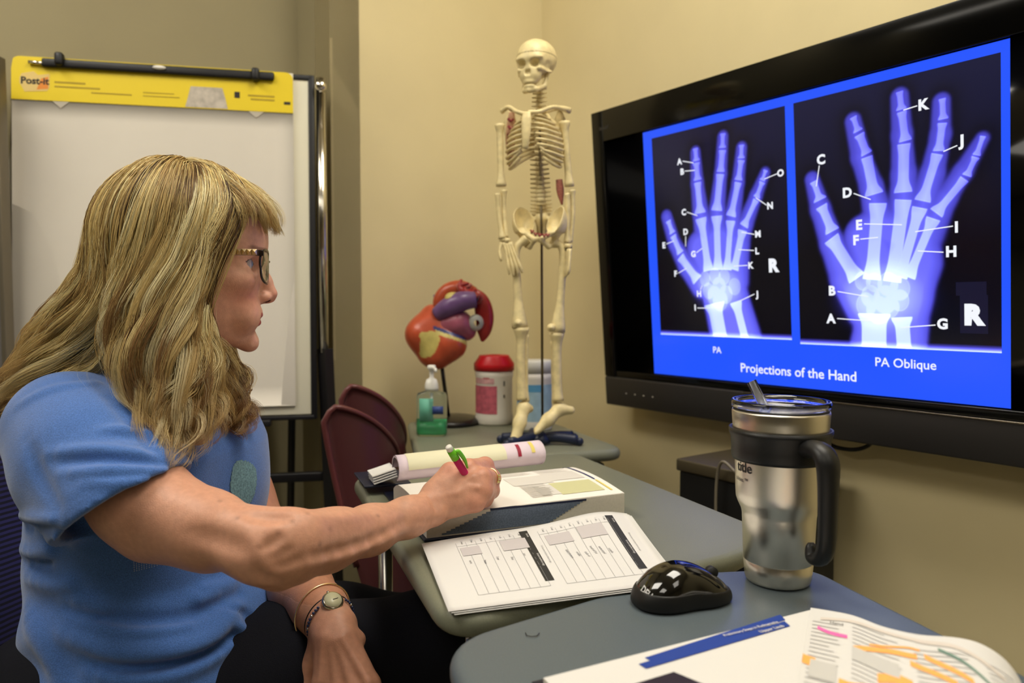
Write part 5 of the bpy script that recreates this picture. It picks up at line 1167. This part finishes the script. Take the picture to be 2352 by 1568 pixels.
for k in range(9):
    a = (k//3-1)*.30; p = rcn+(gd*math.cos(a*1.0)+gt*math.sin(a*1.0))*(rr0+.0015)+rd*((k % 3)-1)*.0028
    mk('stone', *lathe([(0, -.0012), (.0014, 0), (.0009, .0009), (0, .001)], p, 8, axes=[rd, gt, gd]), mat('stone', (240, 226, 150), .05, metal=.6), rg, smooth=False)
fa = unit(aL[5]-aL[4]); wc = aL[5]-fa*.022; wu = unit(np.cross(fa, [0, 0, 1])); wv2 = np.cross(wu, fa); wv2 = wv2 if wv2[2] > 0 else -wv2
def loop(c, r, tilt=0, n=48, sx=1.0):
    f2 = unit(fa+wv2*tilt); a1 = unit(np.cross(f2, wu)); return [c+wu*sx*r*math.cos(t)+a1*r*math.sin(t) for t in np.linspace(0, 2*np.pi, n, endpoint=False)]
wt_ = thing('wristwatch', 'silver wristwatch with round pale face on her left wrist', 'watch', tuple(wc))
wf = unit(at(797, 1392, .885)-wc); wf = unit(wf-fa*(wf@fa)*.6); L0 = loop(wc, .0282)
mk('strap', *tube(L0, .0011, 8, closed=True, flat=3.6, up=fa), mat('watch_strap', (24, 22, 26), .4), wt_)
wp = wc-fa*.003+wf*.0325; w1 = unit(np.cross(wf, fa)); w2 = np.cross(wf, w1)
mk('case', *lathe([(0, -.004), (.0125, -.004), (.0135, -.001), (.0135, .002), (.0118, .0036), (0, .0030)], wp, 32, axes=[w1, w2, wf]), mat('watch_steel', (205, 198, 180), .2, metal=1), wt_)
mk('dial', *lathe([(0, .0034), (.0108, .0034), (.0108, .0038), (0, .0038)], wp, 32, axes=[w1, w2, wf]), mat('watch_dial', (196, 192, 160), .3), wt_)
mk('hand', *box(wp+wf*.0042+w1*.003, (.007, .0006, .0003), axes=[w1, w2, wf]), mat('logo_black'), wt_); mk('crown', *tube([wp+w2*.013, wp+w2*.0155], .0018, 8), mat('watch_steel'), wt_)
tag(mk('bangle', *tube(loop(wc-fa*.014, .038, .15), .0010, 8, closed=True), gold), 'thin gold wire bangle loose round her left wrist', 'bracelet')
bb2 = thing('beaded_bracelet', 'dark blue beaded bracelet with silver charms on her left wrist', 'bracelet', tuple(wc+fa*.018))
LB = loop(wc+fa*.008, .0312, .0, 48); bd = mat('bead_blue', (36, 52, 92), .15); bs_ = mat('bead_silver', (200, 196, 186), .2, metal=1)
for k, p in enumerate(LB): 
    if np.linalg.norm(p-wp) < .0175: continue
    v_, f__ = lathe([(0, -.0019), (.0014, -.0012), (.0019, 0), (.0014, .0012), (0, .0019)], p, 8); mk('bead', v_, f__, bs_ if k % 4 == 0 else bd, bb2)
lowp = min(LB, key=lambda p: (p[2]+p[0]*.8)); cp = lowp+V([-.002, -.004, -.008]); mk('charm', *lathe([(0, -.0006), (.0055, -.0005), (.0055, .0005), (0, .0006)], cp, 20, axes=[[1, 0, 0], [0, 0, 1], [0, -1, 0]]), bs_, bb2); mk('charm_link', *tube([lowp, cp+[0, 0, .005]], .0008, 6), bs_, bb2)
# ---------------- anatomical skeleton on the far desk ----------------
SY = onz(1246, 1020, TZ)[1]
def K_(px, py, dy=0): return at(px, py, SY+dy)
sk = thing('skeleton_model', 'cream anatomical skeleton model standing on the far desk by the room corner', 'skeleton model', tuple(onz(1246, 1020, TZ)))
bone = mat('bone_plastic', (232, 214, 160), .42, spec=.45, noise=.18, nscale=60)
bonec = mat('bone_plastic_painted', (255, 255, 255), .42, vcol=True, noise=.18, nscale=60)
navyp = mat('stand_navy', (30, 38, 62), .35)
u1 = SY/F      # metres per pixel there
mk('stand_pole', *tube([onz(1246, 1012, TZ)+[0, 0, .012], K_(1244, 540, .012), K_(1240, 300, .030)], .0028, 12), mat('pole_steel', (120, 108, 86), .3, metal=1), sk)
bs0 = onz(1240, 1020, TZ)
mk('stand_hub', *lathe([(0, .004), (.022, .004), (.024, .012), (.016, .022), (.006, .030), (0, .030)], bs0, 24), navyp, sk)
for a in (-12, 28, 100, 172, 215):
    d_ = V([math.cos(R(a)), math.sin(R(a)), 0]); e_ = bs0+d_*.082
    mk('stand_foot', *tube([bs0+[0, 0, .014], bs0+d_*.04+[0, 0, .016], e_+[0, 0, .012]], [.011, .010, .011], 12, interp=10, flat=.8), navyp, sk)
    mk('caster', *lathe([(0, -.006), (.008, -.006), (.009, 0), (.008, .006), (0, .006)], e_+d_*.004+[0, 0, .0092], 14, axes=[[0, 0, 1], d_, np.cross(d_, [0, 0, 1])]), navyp, sk)
# skull
fS = unit([-.42, -.91, 0]); sS = np.array([-fS[1], fS[0], 0]); SM = np.array([fS, sS, HZ]); sk0 = K_(1230, 152, .0)
def f_skull(P):
    q = (P-sk0)@SM.T*1000; s = np.abs(q[:, 1]); q2 = np.stack([q[:, 0], s, q[:, 2]], 1)
    d = ell(q2, (-8, 0, 18), (50, 41, 38)); d = smin(d, ell(q2, (6, 0, 2), (38, 36, 30)), 10)
    d = smin(d, ell(q2, (26, 0, -26), (17, 24, 22)), 10)
    d = smin(d, rc(q2, V((34, 22, -16)), V((2, 36, -17)), 4.5, 3), 4)
    d = smin(d, ell(q2, (36, 12, 6), (6, 18, 4)), 8)
    d = smax(d, -ell(q2, (42, 15, -6), (13, 10.5, 9)), 2); d = smax(d, -ell(q2, (46, 3, -24), (9, 4.5, 7.5)), 1.5)
    d = smax(d, -ell(q2, (18, 38, -10), (11, 7, 12)), 3)
    d = smin(d, ell(q2, (31, 0, -42), (10, 14, 6)), 4)
    return d/1000
vs, fs = sdf_mesh(f_skull, sk0-.075, sk0+.075, .0018); q = (vs-sk0)@SM.T*1000; col = np.repeat(np.array(lin((232, 214, 160)))[None], len(vs), 0)
col[np.abs(q[:, 2]-17) < .9] = lin((150, 130, 84)); mk('skull', vs, fs, bonec, sk, col=col)
def f_jaw(P):
    q = (P-sk0)@SM.T*1000; s = np.abs(q[:, 1]); q2 = np.stack([q[:, 0], s, q[:, 2]], 1)
    d = chain(q2, [V((34, 0, -59)), V((28, 12, -57)), V((6, 23, -46)), V((0, 27, -20))], [6, 5.5, 5, 4], 4); d = smin(d, ell(q2, (31, 0, -51), (9, 13, 6)), 3); return d/1000
mk('jaw', *sdf_mesh(f_jaw, sk0-.08, sk0+.06, .0018), bone, sk)
# spine: one vertebra part each
def vert(p, r, sc=1.0):
    p = V(p); v1 = lathe([(0, -.35*r), (r*.9, -.35*r), (r*.78, 0), (r*.9, .35*r), (0, .35*r)], p, 12)
    tr = tube([p+sT*r*2.0+[0, 0, 0], p-fT*r*.6, p-sT*r*2.0], [r*.16, r*.38, r*.16], 6); spn = tube([p-fT*r*.5, p-fT*r*2.2-[0, 0, r*.5]], [r*.35, r*.15], 6)
    mk('vertebra', *join(v1, tr, spn), bone, sk)
fT = unit([-.22, -.97, 0]); sT = np.array([-fT[1], fT[0], 0])
spl = spline([K_(1240, 205, .012), K_(1238, 248, .018), K_(1236, 300, .040), K_(1238, 360, .040), K_(1240, 410, .028), K_(1242, 455, .020), K_(1243, 492, .030)], 28)
for i, p in enumerate(spl): vert(p, .0078+.0042*i/27)
# rib cage
rcn2 = K_(1229, 300, .012)
mk('sternum', *tube([K_(1210, 258, -.040), K_(1209, 275, -.044), K_(1208, 310, -.047), K_(1206, 342, -.045)], [.008, .0105, .009, .006], 10, flat=.45, interp=14, up=sT), bone, sk)
for i in range(10):
    wi = [.030, .042, .049, .054, .057, .059, .060, .060, .058, .054][i]; di = [.032, .042, .047, .050, .052, .052, .052, .050, .047, .042][i]
    yp = [268, 280, 292, 304, 316, 328, 340, 350, 358, 366][i]; zf = K_(1229, yp)[2]; th0 = [.12, .12, .13, .14, .15, .16, .22, .42, .70, .95][i]
    for s in (-1, 1):
        th = np.linspace(th0, 3.0, 22); x = wi*np.sin(th)**.9; y = di*np.cos(th)
        z = zf+.022*(1-np.cos(th))/2-.0150*np.sin(th)**2-.004*(i > 6)*(i-6)*np.sin(th)
        P = V([rcn2[0], rcn2[1], 0])+np.outer(s*x, sT)+np.outer(y, fT)+np.outer(z, HZ)
        if i > 6: P = np.vstack([V([rcn2[0], rcn2[1], 0])+s*wi*math.sin(th0)*.55*sT+di*fT*.98+HZ*(z[0]+.014), P])
        mk('rib', *tube(P, .0033, 8, flat=1.4, up=HZ), bone, sk)
scap = lambda L, m=bone, nm='scapula': mk(nm, *tube(L, [.004, .014, .012, .004], 10, flat=.28, interp=14, up=sT), m, sk)
for s, a, b in ((-1, (1172, 262), (1172, 375)), (1, (1286, 262), (1280, 360))):
    scap([K_(a[0], a[1]-10, .030), K_(a[0], a[1]+20, .034), K_((a[0]+b[0])/2, (a[1]+b[1])/2, .036), K_(*b, .034)])
rm = mat('muscle_red_print', (136, 48, 50), .6)
for x, y, w_, h_ in ((1176, 252, 12, 5), (1173, 276, 11, 8), (1174, 294, 12, 10), (1172, 312, 11, 9), (1170, 330, 9, 8), (1170, 346, 8, 8), (1170, 362, 6, 8)):
    mk('painted_mark', *tube([K_(x-w_*.5, y-h_*.4, .018), K_(x, y+h_*.3, .014), K_(x+w_*.5, y-h_*.2, .018)], .0032, 6), rm, sk)
mk('muscle_panel', *tube([K_(1176, 258, .026), K_(1173, 300, .024), K_(1172, 340, .026), K_(1172, 385, .03)], [.006, .010, .009, .003], 8, flat=.3, interp=12), mat('panel_pink', (206, 160, 124), .6), sk)
mk('muscle_panel', *tube([K_(1284, 412, .01), K_(1287, 440, .01), K_(1291, 470, .012)], [.007, .008, .002], 8, flat=.4, interp=10), mat('panel_red', (172, 104, 88), .6, noise=.3, nscale=200), sk)
mk('clavicle', *tube([K_(1213, 258, -.036), K_(1240, 256, -.034), K_(1270, 246, -.018), K_(1304, 252, .0)], [.0050, .0042, .0045, .006], 10, interp=20), bone, sk)
mk('clavicle', *tube([K_(1204, 262, -.036), K_(1186, 256, -.030), K_(1168, 246, -.010), K_(1152, 256, .004)], [.0050, .0042, .0045, .006], 10, interp=20), bone, sk)
mk('shoulder_blade_spine', *tube([K_(1250, 258, .03), K_(1284, 248, .03), K_(1308, 254, .012)], [.004, .005, .007], 8, interp=12), bone, sk)
def limb(nm, pts, r0, rm_, r1, n=24):
    L = len(pts); q = spline(np.array(pts), n); t = np.linspace(0, 1, n); rm_ = rm_*1.15; r = rm_+(r0-rm_)*np.exp(-(t/.10)**2)+(r1-rm_)*np.exp(-((1-t)/.12)**2); return mk(nm, *tube(q, r, 12), bone, sk)
limb('humerus', [K_(1148, 286, .002), K_(1149, 350), K_(1151, 428)], .0115, .0058, .0115); limb('humerus', [K_(1296, 280, .002), K_(1301, 350), K_(1308, 428)], .0125, .0065, .0105)
limb('ulna', [K_(1157, 436), K_(1158, 490), K_(1163, 545, -.006)], .008, .0042, .005); limb('radius', [K_(1142, 444, -.004), K_(1146, 495, -.004), K_(1154, 548, -.008)], .006, .0045, .0085)
limb('ulna', [K_(1314, 436), K_(1316, 490), K_(1310, 556)], .0075, .0040, .005); limb('radius', [K_(1303, 444, -.004), K_(1304, 495, -.004), K_(1303, 558, -.004)], .006, .0042, .008)
for k in range(5):
    x0 = 1150+5*k; pts = [K_(x0+2, 556, -.008), K_(x0+7+2*k, 588, -.012), K_(x0+9+4*k, 612, -.014), K_(x0+10+5*k, 634-abs(k-2)*4, -.012)] if k else [K_(1152, 558, -.008), K_(1148, 575, -.012), K_(1150, 592, -.014), K_(1152, 600, -.014)]
    mk('finger', *tube(pts, [.0045, .0032, .0040, .0022], 8, interp=16), bone, sk)
    x0 = 1297+2.5*k; mk('finger', *tube([K_(x0+2, 572, -.004*k), K_(x0+1, 600, -.006*k), K_(x0-1, 622, -.006*k), K_(x0-3, 642-k*3, -.005*k)], [.0045, .0030, .0036, .0020], 8, interp=16), bone, sk)
for p in ((1156, 550), (1164, 552), (1305, 565)): mk('wrist_bones', *lathe([(0, -.006), (.008, -.004), (.009, 0), (.008, .004), (0, .006)], K_(p[0], p[1], -.006), 12), bone, sk)
mk('wrist_clamp', *lathe([(0, -.006), (.0075, -.005), (.0075, .005), (0, .006)], K_(1306, 571, -.006), 12), mat('clamp_dark', (52, 46, 36), .5), sk)
# pelvis
pc0 = K_(1240, 520, .005)
def f_pel(P):
    q = (P-pc0)@np.array([fT, sT, HZ]).T*1000; s = np.abs(q[:, 1]); q2 = np.stack([q[:, 0], s, q[:, 2]], 1)
    w_ = ell(q2, (0, 36, 10), (34, 24, 38)); w_ = smax(w_, -ell(q2, (12, 30, 22), (34, 22, 40)), 3); w_ = smax(w_, -(q[:, 2]+16), 4)
    d = smin(w_, rc(q2, V((10, 38, -10)), V((26, 6, -30)), 7, 5), 6); d = smin(d, ell(q2, (4, 36, -14), (12, 11, 12)), 6)
    d = smin(d, chain(q2, [V((4, 36, -16)), V((-2, 28, -38)), V((10, 20, -44)), V((24, 7, -32))], [8, 7, 5, 5], 5), 5)
    d = smin(d, chain(q2, [V((-26, 0, 20)), V((-32, 0, -8)), V((-24, 0, -26))], [16, 11, 4], 8), 6)
    d = smin(d, rc(q2, V((25, 0, -29)), V((25, 7, -31)), 5, 5), 3)
    return d/1000
vs, fs = sdf_mesh(f_pel, pc0-.09, pc0+.08, .0019); mk('pelvis', relax(vs, fs, 1), fs, bone, sk)
for x, y in ((1222, 532), (1230, 538), (1240, 540), (1250, 541), (1258, 540)): mk('painted_mark', *tube([K_(x-3, y-4, -.031), K_(x, y+3, -.033), K_(x+3, y-3, -.031)], .0024, 6), rm, sk)
# legs
limb('femur', [K_(1210, 548, .0), K_(1186, 572, .0), K_(1187, 640), K_(1194, 752)], .013, .0075, .0175, 30); limb('femur', [K_(1272, 556, .0), K_(1292, 574, .0), K_(1290, 650), K_(1280, 762)], .013, .0072, .017, 30)
mk('kneecap', *lathe([(0, -.004), (.008, -.002), (.009, .002), (0, .006)], K_(1190, 742, -.014), 14, axes=[[1, 0, 0], HZ, [0, -1, 0]]), bone, sk); mk('kneecap', *lathe([(0, -.004), (.008, -.002), (.009, .002), (0, .006)], K_(1266, 752, -.014), 14, axes=[[1, 0, 0], HZ, [0, -1, 0]]), bone, sk)
limb('tibia', [K_(1197, 752, 0), K_(1196, 840), K_(1199, 918)], .0180, .0085, .0125); limb('fibula', [K_(1209, 768, .004), K_(1209, 850, .004), K_(1209, 922, .002)], .0055, .0034, .007)
limb('tibia', [K_(1279, 764, 0), K_(1279, 850), K_(1282, 920)], .0165, .0085, .0120); limb('fibula', [K_(1269, 784, .006), K_(1270, 860, .006), K_(1273, 925, .004)], .0050, .0032, .006)
def foot(h, a, toe, sd):
    h, a, toe = map(V, (h, a, toe))
    def f(P):
        d = chain(P, [h, a, (a+toe)/2, toe], [.009, .013, .013, .008], .01)
        for k in (-1.5, -.5, .5, 1.5): d = smin(d, rc(P, a+sd*k*.003, toe+sd*k*.0065, .0055, .0042), .002)
        return d
    c_ = (h+toe)/2; vs, fs = sdf_mesh(f, c_-.085, c_+.085, .0022); mk('foot', vs, fs, bone, sk)
foot(K_(1216, 938, .010), K_(1203, 936, 0), K_(1184, 1008, -.035), unit([.9, .3, .2])); foot(K_(1311, 942, .0), K_(1284, 940, 0), K_(1234, 988, -.030), unit([.3, .8, .3]))
# ---------------- hair ----------------
def guide(L, n=28):
    L = [(x+.085*(430-x)*(y < 760)*min(1, (760-y)/120 if y > 640 else 1), y+.075*max(0, 560-y), Y) for x, y, Y in L]; q = spline(np.array([at(*p) for p in L]), 120); s = np.concatenate([[0], np.cumsum(np.linalg.norm(np.diff(q, axis=0), axis=1))]); t = np.linspace(0, s[-1], n)
    C = np.stack([np.interp(t, s, q[:, k]) for k in range(3)], 1); u = np.linspace(0, 1, n); want = .003+.006*np.clip(u*4-.1, 0, 1)-(.024 if n == 12 else 0)
    if np.min(f_head(C)) < .014:
        for _ in range(14):
            d = f_head(C); w_ = C-hc0; w_ /= np.linalg.norm(w_, axis=1)[:, None]; C = C+w_*np.clip(want-d, 0, .006)[:, None]; C[1:-1] = .5*C[1:-1]+.25*(C[:-2]+C[2:])
    return C
hc0 = hw(-35, 0, 30)
NP = 28
hr = np.random.default_rng(11)
hv, hc_, nst = [], [], 0
TONES = [np.array(lin(c)) for c in ((255, 244, 196), (246, 226, 164), (228, 202, 136), (194, 164, 104), (136, 104, 62), (84, 60, 36))]  # blonde variety by lock, plus highlight and shadow tones put into the colour
def lockset(guides, nl, ns, rad=.008, amp=.006, freq=2.0, out=.010, tones=(.18, .28, .26, .16, .08, .04), s_rng=(0, 1), tmin=.82, brown=.35, push=True, root_dark=.5, thick=.00023):
    G = np.array([guide(g) for g in guides]); m = len(G); t = np.linspace(0, 1, NP)
    for l in range(nl):
        s = hr.uniform(*s_rng)*(m-1); i = min(int(s), m-2); fr = s-i
        fr2 = fr; C = G[i]*(1-fr2)+G[i+1]*fr2
        T = np.gradient(C, axis=0); T /= np.linalg.norm(T, axis=1)[:, None]
        outv = C-hc0; outv[:, 2] *= .3; outv = outv-(outv*T).sum(1)[:, None]*T; outv /= np.linalg.norm(outv, axis=1)[:, None]+1e-9
        camv = np.array([0, 0, CAMZ])-C; camv -= (camv*T).sum(1)[:, None]*T; camv /= np.linalg.norm(camv, axis=1)[:, None]
        sidev = np.cross(T, camv)
        ph = hr.uniform(0, 6.28)*.8+s*1.5; f_ = freq*hr.uniform(.8, 1.2); e0_ = np.clip((t-.08)/.7, 0, 1); env = e0_*e0_*(3-2*e0_)
        a_ = amp*hr.uniform(.6, 1.4)
        C = C+sidev*(a_*np.sin(f_*2*np.pi*t+ph)*env)[:, None]+camv*(a_*.7*np.cos(f_*2*np.pi*t+ph)*env)[:, None]+camv*(hr.uniform(-1, .6)*out*np.clip(t*4, .1, 1))[:, None]+sidev*(hr.normal()*.004*t)[:, None]
        if push:
            for _ in range(6):
                d1 = f_head(C); mv = np.clip(.0045-d1, 0, .01); w2_ = C-hc0; w2_ /= np.linalg.norm(w2_, axis=1)[:, None]; C = C+w2_*mv[:, None]
                d2 = f_shirt(C); mv = np.clip(.007-d2, 0, .012)*np.clip((t-.3)*4, 0, 1); C = C+camv*mv[:, None]
        k = hr.choice(6, p=tones); base = TONES[k]; tend = 1-hr.uniform(0, 1-tmin)
        for j in range(ns):
            a = hr.uniform(0, 6.28); rr = math.sqrt(hr.uniform(0, 1)); r_t = rad*(.55+.75*np.sin(np.pi*np.clip(t*1.02, 0, 1))**.7*1.0-.25*t)*rr
            tw = a+hr.uniform(.2, 1.2)*t*2
            P = C+sidev*(r_t*np.cos(tw))[:, None]+camv*(r_t*.55*np.sin(tw))[:, None]
            fz = hr.normal(size=3)*.0012; P = P+np.outer(np.sin(t*hr.uniform(5, 14)+hr.uniform(0, 6)), fz)*t[:, None]
            te = tend*hr.uniform(.93, 1.0); x = t*te*(NP-1); i0 = np.minimum(x.astype(int), NP-2); P = P[i0]*(1-(x-i0))[:, None]+P[i0+1]*(x-i0)[:, None]
            hv.append(P); b = base*hr.uniform(.72, 1.22); 
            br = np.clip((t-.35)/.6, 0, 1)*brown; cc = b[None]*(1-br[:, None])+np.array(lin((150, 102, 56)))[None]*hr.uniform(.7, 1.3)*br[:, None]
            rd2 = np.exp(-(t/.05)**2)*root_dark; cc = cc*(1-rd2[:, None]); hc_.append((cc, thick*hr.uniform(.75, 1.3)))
G0 = [(505,398,.965),(545,425,.935),(552,470,.912),(512,530,.897),(466,590,.889),(440,650,.887),(434,720,.889),(450,790,.893),(500,850,.90),(545,900,.93),(565,940,.95)]
G1 = [(480,390,.965),(510,425,.92),(505,490,.893),(465,570,.882),(428,650,.876),(415,730,.872),(452,800,.872),(480,870,.872),(505,940,.872),(500,1000,.872)]
G2 = [(455,386,.965),(478,425,.912),(475,500,.882),(445,590,.870),(415,670,.862),(398,750,.858),(405,830,.850),(440,910,.842),(468,980,.838),(462,1030,.836)]
G3 = [(430,384,.965),(430,430,.905),(410,520,.875),(375,610,.862),(345,690,.856),(328,770,.850),(335,850,.838),(380,930,.826),(425,1000,.820),(415,1068,.818)]
G4 = [(412,382,.965),(385,430,.905),(345,520,.877),(310,610,.866),(290,690,.862),(278,760,.860),(290,840,.850),(340,915,.832),(385,985,.825),(370,1050,.822)]
G5 = [(402,380,.967),(345,420,.915),(290,510,.888),(262,600,.880),(245,680,.882),(222,750,.890),(180,815,.905),(110,860,.925),(40,905,.94),(-20,960,.95)]
G6 = [(395,378,.970),(318,402,.945),(258,475,.922),(230,560,.915),(202,640,.918),(155,710,.928),(110,770,.94),(70,830,.95),(30,880,.96),(-30,930,.97)]
G7 = [(392,377,.985),(308,398,.98),(246,460,.965),(218,540,.96),(190,630,.96),(140,705,.965),(95,762,.97),(75,790,.97),(95,835,.97),(60,860,.97)]
G8 = [(395,377,1.0),(308,398,1.02),(248,465,1.03),(220,560,1.03),(197,650,1.03),(150,730,1.03),(100,800,1.02),(50,850,1.01),(0,890,1.0),(-40,930,1.0)]
# deep layer, near side: darker, tucked closer to the head
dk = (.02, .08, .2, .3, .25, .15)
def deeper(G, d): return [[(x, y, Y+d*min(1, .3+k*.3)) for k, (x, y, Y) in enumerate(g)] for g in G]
near = [G0, G1, G2, G3, G4]; back = [G5, G6, G7]; G45 = [tuple((a+b)/2 for a, b in zip(p, q)) for p, q in zip(G4[:6], G5[:6])]
near = near+[G45+[(262,815,.862),(300,880,.845),(340,930,.835)]]
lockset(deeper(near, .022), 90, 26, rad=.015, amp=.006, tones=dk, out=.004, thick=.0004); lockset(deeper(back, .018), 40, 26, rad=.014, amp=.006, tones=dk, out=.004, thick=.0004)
G9 = [(395,377,1.02),(315,388,1.06),(250,455,1.08),(215,560,1.09),(195,650,1.08),(160,740,1.07),(110,800,1.06)]
lockset([G6, G7, G8, G9], 50, 34, rad=.012, amp=.009)
lockset(near, 120, 52, rad=.0080, amp=.015, out=.012, freq=1.7); lockset(back, 64, 46, rad=.009, amp=.013, out=.010, freq=1.6)
lockset(near, 50, 40, rad=.0062, amp=.016, out=.004, freq=1.8, tones=(.40, .34, .18, .05, .02, .01)); lockset(back, 18, 36, rad=.0065, amp=.010, out=.004, freq=1.6, tones=(.40, .34, .18, .05, .02, .01))
# loose curling ends over the chest and behind the shoulder
lockset([[(480,700,.885),(470,760,.872),(500,820,.868),(478,880,.862),(520,940,.862),(500,1010,.86)], [(400,700,.86),(380,780,.85),(415,860,.845),(400,930,.835),(445,1000,.828),(420,1078,.82)], [(330,720,.855),(310,800,.85),(345,880,.838),(350,950,.826),(395,1010,.82),(385,1060,.82)]], 46, 18, rad=.0065, amp=.012, freq=2.2, brown=.6, root_dark=0, out=.008)
lockset([[(240,700,.89),(200,770,.91),(130,800,.93),(70,770,.95),(95,810,.95),(60,830,.95)], [(250,740,.88),(215,810,.90),(140,850,.92),(60,835,.94),(62,860,.94)], [(260,780,.88),(220,850,.895),(120,890,.92),(20,950,.94),(-30,990,.95)]], 26, 20, rad=.006, amp=.006, brown=.3, root_dark=0, out=.006)
# front lock beside the cheek and under the chin, far side curls
lockset([[(475,590,.889),(450,660,.885),(452,730,.885),(488,790,.888),(512,830,.892),(500,850,.89)], [(460,600,.889),(440,680,.882),(458,760,.88),(500,830,.885),(480,900,.885),(500,960,.88)]], 16, 24, rad=.006, amp=.006, brown=.25, root_dark=0)
lockset([[(520,760,1.03),(540,830,1.03),(565,860,1.03),(545,890,1.03),(578,930,1.03),(560,980,1.02)], [(500,770,1.0),(520,850,.99),(550,900,.98),(530,950,.97),(565,1000,.97),(540,1010,.96)], [(505,800,1.03),(530,840,1.035),(510,880,1.03),(548,920,1.03),(530,960,1.02),(550,1000,1.01)]], 60, 24, rad=.008, amp=.010, freq=2.3, brown=.7, root_dark=0, tones=dk)
# fringe
B0 = [(470,384,1.01),(545,402,1.01),(608,435,1.01),(642,478,1.01),(646,515,1.005),(630,540,1.0),(612,546,.99)]
B1 = [(462,384,.985),(540,398,.98),(602,430,.975),(640,475,.972),(649,512,.972),(640,540,.973),(618,548,.974)]
B2 = [(470,386,.965),(535,408,.945),(585,440,.935),(620,478,.935),(632,512,.937),(626,538,.94),(610,547,.945)]
B3 = [(478,388,.955),(530,415,.925),(570,450,.912),(596,490,.910),(602,520,.912),(592,545,.915)]
B4 = [(485,392,.95),(535,425,.918),(562,462,.905),(576,505,.903),(574,540,.905)]
lockset([B0, B1, B2, B3], 50, 34, rad=.005, amp=.004, freq=1.2, out=.004, brown=.35, tmin=.72)
lockset([B3, B4], 7, 14, rad=.004, amp=.002, out=.002, brown=.4, tmin=.8)
lockset([[(380,380,.99),(420,374,.985),(480,382,.98),(540,402,.97),(570,430,.95)], [(400,379,.96),(440,384,.94),(490,400,.925),(530,430,.91),(540,480,.90)]], 26, 20, rad=.007, amp=.001, out=.003, brown=0)
lockset(near+back, 60, 3, rad=.012, amp=.012, out=.016, freq=2.4, thick=.00016)
HV = np.array(hv); ns_ = len(HV); print('strands', ns_)
Tn = np.gradient(HV, axis=1); Tn /= np.linalg.norm(Tn, axis=2)[..., None]+1e-9; up_ = np.array([.3, -.9, .3]); n1_ = np.cross(Tn, up_); n1_ /= np.linalg.norm(n1_, axis=2)[..., None]+1e-9; n2_ = np.cross(Tn, n1_)
tt = np.linspace(0, 1, NP); R0 = np.array([c[1] for c in hc_])[:, None]*(1-.75*np.clip((tt-.7)/.3, 0, 1)**1.5)[None]
ring = [HV+(n1_*math.cos(a)+n2_*math.sin(a))*R0[..., None] for a in (0, 2.094, 4.189)]
VV = np.stack(ring, 2).reshape(-1, 3); CC = np.repeat(np.stack([c[0] for c in hc_])[:, :, None, :], 3, 2).reshape(-1, 3)
ix = np.arange(ns_*NP*3).reshape(ns_, NP, 3); FF = np.stack([ix[:, :-1, :], np.roll(ix[:, :-1, :], -1, 2), np.roll(ix[:, 1:, :], -1, 2), ix[:, 1:, :]], -1).reshape(-1, 4)
# dense inner volume of the same hair
gs = [guide(g, 12) for g in deeper([g[:9] for g in near[2:]]+back, .036)]+[guide(g, 12) for g in deeper([G8], -.0)]
def f_hv(P):
    q = hl(P); d = smax(ell(q, (-40, 0, 44), (95, 77, 85)), q[:, 0]-4-np.clip(q[:, 2]-40, 0, 60)*.9, 6)/1000; d = smax(d, ell(q, (-60, 0, 60), (104, 100, 120))/1000, .01)
    for i, g in enumerate(gs): d = smin(d, chain(P, g[2:], [.020]*7+[.016, .012, .008], .01), .02)
    return d+.0012*nz(P, 120, 51)
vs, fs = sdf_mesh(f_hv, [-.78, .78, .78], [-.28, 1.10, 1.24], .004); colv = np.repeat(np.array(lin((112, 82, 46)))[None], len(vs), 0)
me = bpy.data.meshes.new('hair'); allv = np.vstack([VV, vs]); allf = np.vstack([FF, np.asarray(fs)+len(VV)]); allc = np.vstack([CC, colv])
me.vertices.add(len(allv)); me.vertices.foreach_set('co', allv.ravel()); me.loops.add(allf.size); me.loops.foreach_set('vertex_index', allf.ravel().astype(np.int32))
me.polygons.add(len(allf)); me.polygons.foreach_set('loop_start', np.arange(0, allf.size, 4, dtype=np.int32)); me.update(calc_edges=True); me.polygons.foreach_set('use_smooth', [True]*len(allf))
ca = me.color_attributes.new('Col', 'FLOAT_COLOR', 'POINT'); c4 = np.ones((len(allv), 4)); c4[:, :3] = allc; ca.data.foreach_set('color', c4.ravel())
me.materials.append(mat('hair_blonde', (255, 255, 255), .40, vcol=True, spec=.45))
ho = bpy.data.objects.new('hair', me); sc.collection.objects.link(ho); ho.parent = person; ho.matrix_parent_inverse = Matrix.Translation(person.location).inverted()
